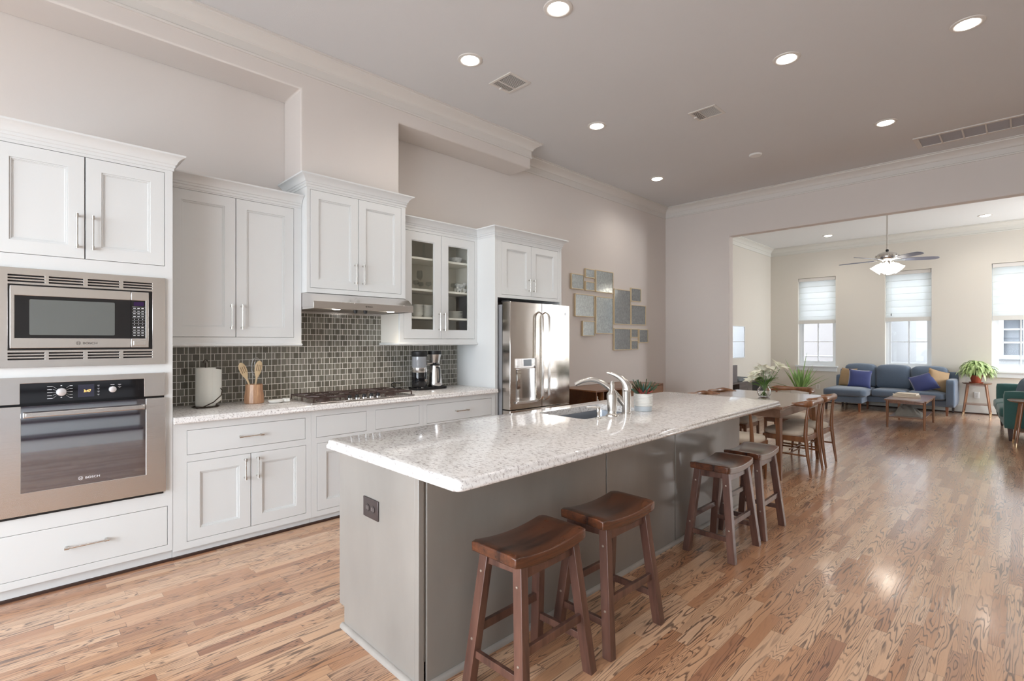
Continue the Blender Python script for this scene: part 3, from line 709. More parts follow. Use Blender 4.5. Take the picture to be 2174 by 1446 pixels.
def logo_text(parent, x, y, z, size, m, ring=True):
    text('lettering', 'BOSCH', size, m, parent, textM(x, y, z, sx=1.25) )
    if ring:
        r = size * .62; cy, cz = y - size * 1.15, z + size * .36
        q = MB()
        for k in range(24):
            a0, a1 = 2 * PI * k / 24, 2 * PI * (k + 1) / 24
            q.add([(x, cy + r * math.cos(a) * s, cz + r * math.sin(a) * s) for a in (a0, a1) for s in (1, .84)], [(0, 1, 3, 2)])
        q.box(x - .0002, x + .0004, cy - r * .45, cy - r * .3, cz - r * .55, cz + r * .55).box(x - .0002, x + .0004, cy + r * .3, cy + r * .45, cz - r * .55, cz + r * .55).box(x - .0002, x + .0004, cy - r * .4, cy + r * .4, cz - r * .1, cz + r * .1)
        q.build('emblem', m, parent, smooth=False)

# microwave
mw = thing('microwave', 'built-in stainless steel microwave with a vented trim kit', 'microwave', (-4.0, .29, 1.26))
MB().box(-4.38, XF - .012, -.07, .65, 1.27, 1.78).build('body', BLACKM, mw)
slots = []
for (a, b) in ((-.026, .118), (.135, .281), (.300, .445), (.463, .605)):
    for zc in (1.752, 1.737, 1.721, 1.334, 1.318, 1.302): slots.append((a, b, zc - .0042, zc + .0042))
x1 = XF + .016
MB().holed(-.093, .673, 1.256, 1.793, XF + .001, x1, slots + [(-.026, .606, 1.350, 1.705)]).build('trim_kit', STEEL, mw, bevel=.0008, seg=1)
MB().box(XF - .002, XF + .0015, -.05, .62, 1.285, 1.77).build('vent_backing', BLACKM, mw)
MB().box(XF + .0016, XF + .006, -.024, .604, 1.352, 1.703).build('gap_liner', BLACK, mw)
dr = MB().holed(-.018, .4985, 1.361, 1.697, XF + .008, x1 + .006, [(.0, .4986, 1.415, 1.645)]).build('door', STEEL, mw, bevel=.002)
MB().box(XF + .006, x1 + .003, -.002, .4985, 1.413, 1.647).build('window_frame', BLACK, dr)
MB().prism(poly_round(.057, .422, 1.433, 1.626, .006), x1 + .003, x1 + .0036, 'YZ').build('window', MWW, dr)
cp = MB().holed(.5005, .587, 1.361, 1.697, XF + .008, x1 + .006, [(.5005, .571, 1.415, 1.645)]).build('control_panel', STEEL, mw, bevel=.002)
MB().box(XF + .006, x1 + .004, .5, .573, 1.413, 1.647).build('keypad', BLACK, cp)
MB().box(x1 + .004, x1 + .0044, .512, .562, 1.612, 1.636).build('display', mat('dim_violet_display', (.03, .01, .06), .1), cp)
kd = MB()
for r_ in range(11):
    zz = 1.598 - r_ * .0165; kd.box(x1 + .004, x1 + .0043, .505, .567, zz + .0075, zz + .0082)
    for c_ in range(3):
        wd = .012 if r_ in (0, 1, 2, 3, 7, 8, 9, 10) else .004
        kd.box(x1 + .004, x1 + .0043, .516 + c_ * .020 - wd / 2, .516 + c_ * .020 + wd / 2, zz - .0022, zz + .0012)
kd.build('key_legends', INKW, cp)
MB().box(x1 + .005, x1 + .010, .511, .572, 1.373, 1.402).build('open_button', STEEL, cp, bevel=.002)
logo_text(dr, x1 + .0064, .277, 1.382, .016, INK)

# wall oven
ov = thing('wall_oven', 'built-in stainless steel wall oven with a black glass door', 'oven', (-4.0, .29, .44))
MB().box(-4.40, XF - .01, -.07, .65, .462, 1.17).build('body', BLACKM, ov)
MB().box(XF - .01, XF + .004, -.085, .665, .445, .462).build('vent_gap', BLACKM, ov)
up = MB().holed(-.093, .671, 1.060, 1.203, XF + .001, XF + .022, [(.021, .564, 1.0, 1.170)]).build('control_frame', STEEL, ov, bevel=.0015)
cpn = MB().box(XF + .001, XF + .020, .020, .565, 1.061, 1.172).build('control_panel', BLACK, ov, bevel=.001)
for (ky, rr, lab) in ((.186, .022, 0), (.411, .018, 1)):
    MB().lathe([(rr, 0), (rr, .012), (rr * .92, .022), (rr * .6, .025), (.0005, .0255)], (XF + .020, ky, 1.116), 28, 'X').build('knob', KNOBS, cpn)
MB().box(XF + .020, XF + .0206, .256, .328, 1.080, 1.151).build('display', DISPLAY, cpn)
text('clock_digits', '3:47', .019, DIGIT, cpn, textM(XF + .0208, .281, 1.108, sx=1.0))
lg = MB(); X_ = XF + .0202
for k in range(5):
    z = 1.148 - k * .0165
    lg.box(X_, X_ + .0004, .128 , .150 - (k % 2) * .003, z - .001, z + .0012); lg.box(X_, X_ + .0004, .222, .234, z - .001, z + .0012)
    dy = (1, .45, .2, .45, 1)[k]
    lg.add([(X_ + .0004, .151, z), (X_ + .0004, .151, z + .0009), (X_ + .0004, .166, z + (1.116 - z) * .42 + .0009), (X_ + .0004, .166, z + (1.116 - z) * .42)], [(0, 1, 2, 3)])
    lg.add([(X_ + .0004, .221, z), (X_ + .0004, .221, z + .0009), (X_ + .0004, .206, z + (1.116 - z) * .42 + .0009), (X_ + .0004, .206, z + (1.116 - z) * .42)], [(0, 1, 2, 3)])
lg.box(X_, X_ + .0004, .183, .189, 1.149, 1.153).box(X_, X_ + .0004, .183, .189, 1.084, 1.087)
for k in range(4): lg.box(X_, X_ + .0004, .342, .352, 1.142 - k * .017, 1.1435 - k * .017).box(X_, X_ + .0004, .344, .350, 1.137 - k * .017, 1.1382 - k * .017)
for k in range(2): lg.box(X_, X_ + .0004, .437, .452, 1.142 - k * .014, 1.1435 - k * .014).box(X_, X_ + .0004, .441, .448, 1.138 - k * .014, 1.1392 - k * .014)
lg.box(X_, X_ + .0004, .402, .420, 1.142, 1.1445)
lg.build('control_legends', INKW, cpn, smooth=False)
dr = MB().holed(-.093, .674, .462, 1.048, XF + .004, XF + .026, [(.024, .572, .582, 1.10)]).build('door', STEEL, ov, bevel=.0015)
MB().box(XF + .002, XF + .006, -.09, .668, 1.046, 1.062).build('door_gap', BLACK, ov)
MB().box(XF + .004, XF + .024, .023, .573, .581, 1.047).build('door_glass', OVENW, dr)
MB().box(XF + .046, XF + .060, .040, .558, .988, 1.014).box(XF + .024, XF + .060, .032, .044, .986, 1.016).box(XF + .024, XF + .060, .552, .564, .986, 1.016).build('handle', STEEL, dr, bevel=.004, seg=3)
logo_text(dr, XF + .0244, .287, .613, .0165, INKW)

# base cabinets
def base_unit(lab, y0, y1, holes):
    t = thing('base_cabinet', lab, 'cabinet', (-4.1, (y0 + y1) / 2, 0), 0, 'base cabinets along the left wall')
    MB().box(-4.428, XF - .022, y0 + .001, y1 - .001, .06, .872).build('carcass', WHITE, t)
    MB().holed(y0 + .0005, y1 - .0005, .058, .873, XF - .0215, XF, holes).build('face_frame', WHITE, t)
    MB().box(-4.40, XF - .026, y0 + .001, y1 - .001, 0, .06).build('toe_kick', WHITE, t)
    MB().sweep([(XF - .026, y0), (XF - .026, y1)], [(0, 0), (.016, 0), (.014, .012), (0, .016)], left=False).build('shoe_moulding', LEGB, t)
    return t
t = base_unit('white base cabinet with one wide drawer over two doors, beside the wall oven', .716, 1.60, [(.792, 1.558, .662, .822), (.792, 1.563, .103, .617)])
drawer(t, XF, .792, 1.558, .662, .822)
shaker(t, XF, .792, 1.177, .103, .617, 1.137, .515, .14); shaker(t, XF, 1.177, 1.563, .103, .617, 1.217, .515, .14)
t = base_unit('white base cabinet with two blank drawer fronts, under the cooktop', 1.60, 2.617, [(1.640, 2.061, .660, .824), (2.143, 2.577, .660, .824), (1.647, 2.57, .098, .617)])
drawer(t, XF, 1.640, 2.061, .660, .824, False); drawer(t, XF, 2.143, 2.577, .660, .824, False)
shaker(t, XF, 1.647, 2.108, .098, .617, 2.068, .515, .14); shaker(t, XF, 2.108, 2.57, .098, .617, 2.148, .515, .14)
t = base_unit('white base cabinet with a wide drawer, under the coffee maker', 2.617, 3.500, [(2.658, 3.448, .65, .822), (2.658, 3.448, .1, .615)])
drawer(t, XF, 2.658, 3.448, .65, .822)
shaker(t, XF, 2.658, 3.053, .1, .615, 3.013, .515, .14); shaker(t, XF, 3.053, 3.448, .1, .615, 3.093, .515, .14)

ogee = [(.010, .8735), (.003, .8745), (.0005, .877), (0, .881), (.001, .887), (.0035, .8905), (.0055, .893), (.0065, .897), (.0065, .903), (.0085, .909), (.012, .9125), (.017, .914)]
rings = [[(-4.428, .7165, z), (-3.740 - d, .7165, z), (-3.740 - d, 3.499, z), (-4.428, 3.499, z)] for d, z in ogee]
ct = MB().loft(rings).build('kitchen_countertop', GRAN, ang=50)
tag(ct, 'speckled white granite worktop on the base cabinets along the wall', 'countertop')
bsp = MB().holed(.716, 3.505, .915, 1.66, -4.4285, -4.420, [(.716, 1.632, 1.374, 1.7), (2.556, 3.505, 1.36, 1.7)]).build('tiled_backsplash', TILE, smooth=False)
tag(bsp, 'dark grey glass mosaic backsplash with pale grout behind the cooktop', 'backsplash')

def light_rail(parent, path):
    MB().sweep(path, [(0, 0), (.004, -.002), (.014, .0), (.018, .006), (.018, .014), (.010, .020), (.004, .022), (0, .022)], left=False).mv(0, 0, 1.362).build('light_rail', WHITE, parent, ang=25)
# upper cabinet left of the hood
uc = thing('wall_cabinet', 'white two-door wall cabinet hung between the tall oven cabinet and the hood', 'cabinet', (-4.25, 1.17, 1.37))
MB().box(-4.428, -4.102, .717, 1.6445, 1.376, 2.54).build('carcass', WHITE, uc)
MB().holed(.717, 1.6445, 1.376, 2.53, -4.1015, -4.08, [(.743, 1.586, 1.427, 2.455)]).build('face_frame', WHITE, uc, bevel=.001)
shaker(uc, -4.08, .743, 1.164, 1.427, 2.455, 1.130, 1.577, .175); shaker(uc, -4.08, 1.164, 1.586, 1.427, 2.455, 1.201, 1.577, .175)
MB().sweep([(-4.08, .717), (-4.08, 1.643)], crown2(2.56), left=False).build('crown', WHITE, uc, ang=25)
light_rail(uc, [(-4.08, .717), (-4.08, 1.629), (-4.415, 1.629)])
# cabinet above the hood
hc = thing('hood_cabinet', 'white two-door wall cabinet mounted above the range hood', 'cabinet', (-4.2, 2.1, 1.79))
MB().box(-4.428, -4.002, 1.646, 2.554, 1.787, 2.70).build('carcass', WHITE, hc)
MB().holed(1.646, 2.554, 1.787, 2.70, -4.0015, -3.98, [(1.674, 2.511, 1.825, 2.610)]).build('face_frame', WHITE, hc, bevel=.001)
shaker(hc, -3.98, 1.674, 2.090, 1.825, 2.610, 2.055, 1.965, .165, st=.066); shaker(hc, -3.98, 2.090, 2.511, 1.825, 2.610, 2.128, 1.965, .165, st=.066)
MB().sweep([(-4.428, 1.646), (-3.98, 1.646), (-3.98, 2.554), (-4.428, 2.554)], crown2(2.722), left=False).build('crown', WHITE, hc, ang=25)
# glass-fronted cabinet
gc = thing('glass_cabinet', 'white wall cabinet with two glass doors showing dishes', 'cabinet', (-4.25, 3.03, 1.36))
m = MB().box(-4.428, -4.102, 2.556, 2.574, 1.376, 2.49).box(-4.428, -4.102, 3.486, 3.504, 1.376, 2.49)
m.box(-4.428, -4.102, 2.574, 3.486, 1.376, 1.42).box(-4.428, -4.102, 2.574, 3.486, 2.455, 2.54)
for z in (1.636, 1.908, 2.215): m.box(-4.410, -4.115, 2.574, 3.486, z - .020, z)
m.build('carcass', SHELFW, gc)
MB().box(-4.426, -4.412, 2.575, 3.485, 1.42, 2.455).build('back_panel', BACKP, gc)
MB().holed(2.556, 3.504, 1.376, 2.50, -4.1015, -4.08, [(2.60, 3.472, 1.420, 2.452)]).build('face_frame', WHITE, gc, bevel=.001)
shaker(gc, -4.08, 2.60, 3.036, 1.420, 2.452, 3.005, 1.59, .17, st=.082, glass=True); shaker(gc, -4.08, 3.036, 3.472, 1.420, 2.452, 3.068, 1.59, .17, st=.082, glass=True)
MB().sweep([(-4.08, 2.556), (-4.08, 3.503)], crown2(2.575), left=False).build('crown', WHITE, gc, ang=25)
light_rail(gc, [(-4.415, 2.556), (-4.08, 2.556), (-4.08, 3.504)])
for i, (y, lab) in enumerate(((2.66, 'left'), (2.86, 'middle'), (3.18, 'right'))):
    q = (MB().lathe([(.085, 0), (.085, -.010), (.07, -.018), (.001, -.020)], (-4.19, y, 1.3755), 24) if i != 1 else MB().box(-4.24, -4.12, y - .06, y + .06, 1.353, 1.3755)).build('under_cabinet_light', PLAST, bevel=.003)
    tag(q, {0: 'round white puck light under the glass cabinet, nearest the hood', 1: 'square white light box under the glass cabinet, between two round lights', 2: 'round white puck light under the glass cabinet, nearest the fridge'}[i], 'cabinet light', 'lights under the glass cabinet')
# fridge surround
fc = thing('fridge_cabinet', 'white cabinet surround enclosing the fridge with two doors above it', 'cabinet', (-4.1, 4.03, 0))
MB().box(-4.428, -3.80, 3.506, 3.544, 0, 2.54).box(-4.428, -3.80, 4.532, 4.566, 0, 2.54).build('side_panels', WHITE, fc, bevel=.001)
MB().box(-4.428, -3.822, 3.545, 4.531, 1.862, 2.47).build('carcass', WHITE, fc)
MB().holed(3.545, 4.531, 1.852, 2.48, -3.8215, -3.80, [(3.60, 4.50, 1.885, 2.440)]).build('face_frame', WHITE, fc, bevel=.001)
shaker(fc, -3.80, 3.60, 4.05, 1.885, 2.440, 4.010, 2.005, .13); shaker(fc, -3.80, 4.05, 4.50, 1.885, 2.440, 4.085, 2.005, .13)
MB().sweep([(-4.428, 3.506), (-3.80, 3.506), (-3.80, 4.566), (-4.428, 4.566)], crown2(2.575), left=False).build('crown', WHITE, fc, ang=25)

# ================================================================== RANGE HOOD
rh = thing('range_hood', 'slim stainless steel range hood under the white cabinet', 'range hood', (-4.15, 2.1, 1.65))
MB().prism([(-4.41, 1.680), (-3.862, 1.668), (-3.862, 1.655), (-3.85, 1.655), (-3.85, 1.712), (-3.868, 1.722), (-3.92, 1.762), (-3.98, 1.785), (-4.41, 1.785)], 1.647, 2.553, 'XZ').build('canopy', STEEL, rh, bevel=.001)
MB().box(-4.415, -3.864, 1.649, 1.652, 1.655, 1.68).box(-4.415, -3.864, 2.548, 2.551, 1.655, 1.68).box(-4.415, -4.405, 1.652, 2.548, 1.64, 1.68).build('rim', STEEL, rh)
for k in range(2):
    MB().box(-4.38, -3.97, 1.68 + k * .43, 2.09 + k * .43, 1.660, 1.672).build('grease_filter', mat('filter_mesh', (.30, .27, .24), .5, .7, noise=.5, nscale=120), rh)
for y in (1.86, 2.36): MB().lathe([(.001, -.012), (.030, -.011), (.036, -.004), (.038, .006)], (-3.915, y, 1.665), 20).build('lamp', PUCK, rh)
for y in (2.02, 2.11): MB().lathe([(.004, -.040), (.014, -.036), (.016, -.02), (.020, 0)], (-3.90, y, 1.668), 16).build('knob', BLACKM, rh)
logo_text(rh, -3.8494, 2.105, 1.682, .011, INK)
for y in (1.86, 2.36):
    d = bpy.data.lights.new('hood_beam', 'SPOT'); d.energy = 5; d.spot_size = R(130); d.spot_blend = .8; d.shadow_soft_size = .03; d.color = (1, .86, .68)
    o = bpy.data.objects.new('hood_beam', d); COL.objects.link(o); o.location = (-3.95, y, 1.64)

# ================================================================== COOKTOP
ck = thing('gas_cooktop', 'stainless gas cooktop with black iron grates set in the worktop', 'cooktop', (-4.0, 2.05, .914))
MB().box(-4.26, -3.775, 1.600, 2.520, .9145, .928).box(-4.25, -3.765, 1.86, 2.24, .915, .929).build('plate', STEEL, ck, bevel=.003)
def grate(y0, y1, x0, x1):
    m = MB(); z = .958; r = .0055
    def bar(a, b): m.beam(a, b, .009, .006, .009, .006, ax=(0, 0, 1))
    for a, b in (((x0, y0, z), (x1, y0, z)), ((x0, y1, z), (x1, y1, z)), ((x0, y0, z), (x0, y1, z)), ((x1, y0, z), (x1, y1, z)), ((x0, (y0 + y1) / 2, z), (x1, (y0 + y1) / 2, z)), (((x0 + x1) / 2, y0, z), ((x0 + x1) / 2, y1, z))): bar(a, b)
    for cx in (x0 + (x1 - x0) * .27, x0 + (x1 - x0) * .73):
        cy = (y0 + y1) / 2
        for sx in (-1, 1):
            for sy in (-1, 1): bar((cx + sx * .10, cy + sy * (y1 - y0) * .45, z), (cx + sx * .03, cy + sy * .03, z))
    for x in (x0, x1, (x0 + x1) / 2):
        for y in (y0, y1): m.beam((x, y, .929), (x, y, z), .010, .010, .007, .007)
    return m.build('grate', IRON, ck, smooth=False)
grate(1.625, 1.885, -4.24, -3.80); grate(1.90, 2.225, -4.24, -3.93); grate(2.24, 2.50, -4.24, -3.80)
for (x, y, r) in ((-4.13, 1.755, .035), (-3.92, 1.755, .045), (-4.08, 2.06, .055), (-4.13, 2.37, .045), (-3.92, 2.37, .035)):
    MB().lathe([(r + .012, 0), (r + .010, .008), (r, .012), (r, .018), (r - .008, .022), (.001, .022)], (x, y, .928), 24).build('burner', IRON, ck)
for k in range(5):
    kb = MB().lathe([(.021, 0), (.021, .006), (.001, .006)], (-3.852, 1.945 + k * .064, .929), 20).build('knob', CHROME, ck)
    MB().lathe([(.017, .006), (.016, .024), (.013, .028), (.001, .028)], (-3.852, 1.945 + k * .064, .929), 20).box(-3.868, -3.836, 1.941 + k * .064, 1.949 + k * .064, .950, .962).build('knob_cap', BLACKM, kb, bevel=.001)

# ================================================================== FRIDGE
fr = thing('refrigerator', 'stainless french-door fridge with a water dispenser, under white cabinets', 'fridge', (-4.0, 4.03, 0))
MB().box(-4.40, -3.76, 3.565, 4.495, .03, 1.775).build('body', mat('fridge_side_grey', (.24, .24, .25), .45), fr, bevel=.004)
MB().box(-3.76, -3.745, 3.57, 4.49, .06, 1.77).build('door_gasket', BLACKM, fr)
def curved_door(y0, y1, z0, z1, holes=()):
    # gently bowed steel door: holed plate, then the front pushed out with Y
    ys = [y0 + (y1 - y0) * k / 10 for k in range(11)]
    m = MB()
    H = list(holes) + [(y, y, 0, 0) for y in ys]
    m.holed(y0, y1, z0, z1, -3.743, -3.628, list(holes) + [(y, y + 1e-9, -9, -8) for y in ys[1:-1]])
    c = 4.03
    m.v = [((x + .012 * (1 - ((y - c) / .47) ** 2)) if x > -3.7 else x, y, z) for x, y, z in m.v]
    return m
DSP = (3.635, 3.918, .775, 1.115)
ld = curved_door(3.556, 4.0175, .70, 1.80, [DSP]).build('left_door', FRIDGE, fr, bevel=.004, ang=30)
rd = curved_door(4.0225, 4.502, .70, 1.80).build('right_door', FRIDGE, fr, bevel=.004, ang=30)
fd = curved_door(3.556, 4.502, .08, .692).build('freezer_drawer', FRIDGE, fr, bevel=.004, ang=30)
for par, y, z0, z1 in ((ld, 3.972, .76, 1.715), (rd, 4.074, .76, 1.715)):
    m = MB(); xo = -3.555
    pts = [(-3.62, z0), (xo - .012, z0 + .030), (xo, z0 + .06), (xo + .004, (z0 + z1) / 2), (xo, z1 - .06), (xo - .012, z1 - .030), (-3.62, z1)]
    m.loft([[(x, y - .016, z), (x - .014, y - .016, z), (x - .014, y + .016, z), (x, y + .016, z)] for x, z in pts])
    m.build('handle', NICKEL, par, bevel=.003)
m = MB().box(-3.60, -3.555, 3.62, 3.96, .60, .63).box(-3.622, -3.57, 3.63, 3.66, .60, .63).build('handle', NICKEL, fd, bevel=.003)
# dispenser
dm = MB(); ya, yb, za, zb = DSP
n_ = 14; ring0 = []; ring1 = []
for k in range(n_ + 1):
    t_ = k / n_; y = ya + (yb - ya) * t_; x = -3.63 - .085 * math.sin(PI * min(1, max(0, t_))) ** .5
    ring0.append((x, y, za)); ring1.append((x, y, zb))
for k in range(n_): dm.add([ring0[k], ring0[k + 1], ring1[k + 1], ring1[k]], [(0, 1, 2, 3)])
dm.box(-3.742, -3.63, ya, yb, zb - .004, zb + .001)
dsp = dm.build('dispenser_recess', STEEL, ld)
MB().box(-3.70, -3.600, ya - .012, yb + .012, za - .022, za + .006).build('drip_tray', STEEL, dsp, bevel=.004)
MB().box(-3.628, -3.604, ya - .008, yb + .006, 1.118, 1.222).build('control_panel', STEEL, dsp, bevel=.004)
MB().box(-3.604, -3.6032, 3.725, 3.845, 1.140, 1.208).build('screen', mat('dispenser_screen', (.30, .34, .38), .2), dsp)
for y, z in ((3.705, 1.195), (3.705, 1.160), (3.868, 1.195), (3.868, 1.160)): MB().lathe([(.009, 0), (.009, .002), (.001, .002)], (-3.604, y, z), 14, 'X').build('button', NICKEL, dsp)
MB().box(-3.66, -3.645, 3.675, 3.725, .90, 1.08).box(-3.668, -3.64, 3.668, 3.732, 1.06, 1.10).build('paddle', CHROME, dsp, bevel=.004)
MB().tube([(-3.60, 3.905, 1.128), (-3.588, 3.905, 1.128)], .011, 14).build('knob', CHROME, dsp)
MB().lathe([(.016, 0), (.016, .002), (.001, .003)], (-3.6225, 4.425, 1.703), 24, 'X').build('maker_badge', mat('badge_grey', (.35, .35, .36), .3, .8), rd)
for z in (1.795, .70 - .002): MB().box(-3.78, -3.70, 3.575, 3.62, z, z + .02).build('hinge', BLACKM, fr, bevel=.004)

# ================================================================== THINGS ON THE WORKTOP
# paper towels
ph = thing('towel_holder', 'dark wire paper towel holder on the worktop', 'towel holder', (-4.22, 1.01, .914))
x, y = -4.22, 1.00
m = MB().tube([(x + .085 * math.cos(a), y + .085 * math.sin(a), .919) for a in [R(k * 18 - 60) for k in range(21)]], .004, 8)
m.tube([(x, y, .918), (x, y, 1.232), (x, y - .001, 1.240)], .004, 8)
m.tube([(x, y + .016 * math.cos(a), 1.238 + .022 * math.sin(a)) for a in [R(k * 18) for k in range(11)]], .0038, 8)
m.tube([(x, y, .919), (x + .08, y - .075, .920), (x + .095, y - .04, .925), (x + .09, y + .03, .955), (x + .07, y + .085, 1.0), (x + .045, y + .098, 1.035), (x + .03, y + .09, 1.05)], .004, 8)
m.build('wire_frame', WIRE, ph)
pr = thing('paper_towel_roll', 'white paper towel roll standing on its wire holder', 'paper towels', (x, y, .925))
MB().lathe([(.02, .925), (.063, .925), (.065, .93), (.065, 1.200), (.063, 1.205), (.02, 1.205)], (x, y, 0), 40, cap=False).build('roll', PAPER, pr)
m = MB(); A = []
for k in range(7):
    t_ = k / 6; A.append((x + .055 - .10 * t_ * t_ * .3, y + .035 + .063 * t_))
m.loft([[(p[0], p[1], .932 + .03 * k / 6), (p[0] - .0015, p[1], .932 + .03 * k / 6), (p[0] - .0015, p[1], 1.20 - .012 * k / 6), (p[0], p[1], 1.20 - .012 * k / 6)] for k, p in enumerate(A)])
m.build('loose_sheet', PAPER, pr)
# utensil crock with spoons and whisk
x, y = -4.22, 1.333
cr = thing('utensil_crock', 'striped wooden crock holding kitchen utensils, left of the cooktop', 'crock', (x, y, .914))
MB().lathe([(.066, 0), (.071, .005), (.070, .05), (.062, .11), (.061, .148), (.056, .148), (.055, .11), (.060, .02), (.001, .018)], (x, y, .9145), 16, cap=True).build('crock_body', CROCKW, cr, ang=12)
def spoon(name, lab, base_, top, wdt, ln, slots_):
    t = thing(name, lab, 'spoon', base_)
    b = Vector(base_); tp = Vector(top); d = (tp - b); L = d.length; d.normalize()
    Zq = d; Xq = Vector((1, 0, 0)); Yq = Zq.cross(Xq).normalized(); Xq = Yq.cross(Zq).normalized()
    M = Matrix(((Xq.x, Yq.x, Zq.x, b.x), (Xq.y, Yq.y, Zq.y, b.y), (Xq.z, Yq.z, Zq.z, b.z), (0, 0, 0, 1)))
    rr = []
    for s, w_ in ((0, .007), (.5, .007), (.58, .008), (.66, .018), (.76, wdt), (.88, wdt * 1.06), (.96, wdt * .75), (1.0, wdt * .25)):
        z = L * s; th = .004
        rr.append([(th * math.cos(a), w_ * math.sin(a), z) for a in [2 * PI * k / 12 for k in range(12)]])
    MB().loft(rr).xf(M).build('spoon_body', SPOONW, t)
    m = MB()
    for k in range(slots_):
        yy = (k - (slots_ - 1) / 2) * .013; m.box(.0036, .0046, yy - .0022, yy + .0022, L * .74, L * .90)
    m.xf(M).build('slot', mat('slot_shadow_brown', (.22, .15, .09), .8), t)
spoon('wooden_spoon', 'slotted wooden spoon leaning left in the crock', (x, y + .012, .935), (x + .02, y - .105, 1.232), .026, .3, 3)
spoon('slotted_spatula', 'slotted wooden spatula leaning right in the crock', (x + .01, y - .015, .935), (x + .02, y + .035, 1.245), .026, .31, 3)
wh = thing('whisk', 'wire whisk standing behind the wooden spatula in the crock', 'whisk', (x - .015, y, .935))
m = MB().tube([(x - .015, y, .935), (x - .02, y + .02, 1.12)], .005, 8)
for k in range(5):
    a = PI * k / 5; pts = []
    for j in range(13):
        u = PI * j / 12; rr = .035 * math.sin(u) ** .8; s_ = 1 if 1 else 1
        zz = 1.12 + .15 * (j / 12 if j <= 12 else 1)
        pts.append((x - .02 + .034 * math.sin(u * 1) * math.cos(a) * (1), y + .022 + .034 * math.sin(u) * math.sin(a), 1.12 + .075 * (1 - math.cos(u))))
    m.tube(pts, .0014, 5); m.tube([(2 * (x - .02) - p[0], 2 * (y + .022) - p[1], p[2]) for p in pts], .0014, 5)
m.build('whisk_wire', CHROME, wh)
# spoon rest
x, y = -4.12, 1.50
sr = thing('spoon_rest', 'small white ceramic spoon rest beside the cooktop', 'spoon rest', (x, y, .914))
M = Matrix.Translation((x, y, .9145))
MB().lathe([(.03, 0), (.045, .006), (.052, .022), (.049, .023), (.040, .008), (.001, .005)], (0, -.03, 0), 24).xf(M @ Matrix.Diagonal((.8, 1.2, 1, 1))).build('bowl', CERAM, sr)
MB().prism([(.005, .01), (.035, .02), (.04, .055), (-.02, .06), (-.025, .02)], .006, .032).xf(M).build('handle', CERAM, sr, bevel=.004)
# coffee maker
cm = thing('coffee_maker', 'black and steel coffee maker with a thermal carafe beside the tall panel', 'coffee maker', (-4.24, 2.98, .914))
x = -4.22
MB().prism(poly_round(-4.31, -4.14, 2.79, 3.165, .03), .915, .942).build('base', BLACK, cm, bevel=.004)
MB().lathe([(.072, .942), (.075, .95), (.075, 1.085), (.074, 1.09)], (x - .005, 2.872, 0), 36).build('motor_body', BLACK, cm)
MB().lathe([(.075, 1.090), (.076, 1.092), (.076, 1.135), (.074, 1.137)], (x - .005, 2.872, 0), 36).build('steel_band', STEEL, cm)
MB().lathe([(.072, 1.137), (.073, 1.14), (.073, 1.245), (.070, 1.246)], (x - .005, 2.872, 0), 36).build('water_tank', mat('smoky_tank', (.30, .31, .33), .12, spec=.8, noise=.2, nscale=30, stretch=(1, 1, .1)), cm)
MB().lathe([(.074, 1.245), (.078, 1.25), (.078, 1.292), (.072, 1.298), (.001, 1.298)], (x - .005, 2.872, 0), 36).build('lid', BLACKM, cm)
MB().box(x - .07, x - .03, 2.945, 2.975, .94, 1.19).box(x - .07, x + .02, 2.95, 3.02, 1.165, 1.178).build('support_column', STEEL, cm, bevel=.003)
MB().lathe([(.050, 1.180), (.066, 1.262), (.067, 1.264), (.067, 1.264)], (x, 3.055, 0), 32).build('brew_basket', STEEL, cm)
MB().lathe([(.067, 1.264), (.069, 1.268), (.068, 1.298), (.062, 1.30), (.001, 1.30)], (x, 3.055, 0), 32).lathe([(.016, 1.15), (.020, 1.180)], (x, 3.055, 0), 16).build('basket_lid', BLACKM, cm)
MB().box(x - .06, x - .02, 3.12, 3.135, .94, 1.20).build('side_arm', PLAST, cm, bevel=.002)
cf = MB().lathe([(.073, .944), (.076, .95), (.072, .985), (.056, 1.12), (.053, 1.150), (.050, 1.152)], (x, 3.06, 0), 36).build('carafe', STEEL, cm)
MB().lathe([(.053, 1.150), (.050, 1.160), (.02, 1.163), (.001, 1.163)], (x, 3.06, 0), 24).build('carafe_lid', BLACKM, cf)
MB().tube([(x + .052, 3.045, 1.135), (x + .088, 3.045, 1.130), (x + .096, 3.045, 1.10), (x + .098, 3.045, 1.03), (x + .092, 3.045, .99), (x + .068, 3.045, .985)], .009, 10).build('carafe_handle', BLACKM, cf)
MB().lathe([(.014, 0), (.014, .008), (.001, .009)], (x + .070, 2.895, 1.01), 18, 'X').build('dial', CHROME, cm)
# power cord of the coffee maker near the tiles
tag(MB().tube([(-4.39, 2.77, .922), (-4.40, 2.70, .93), (-4.405, 2.66, .965), (-4.40, 2.69, .985), (-4.39, 2.76, .975)], .006, 8).build('power_cord', BLACKM), 'short black cord lying behind the cooktop beside the coffee maker', 'cord')

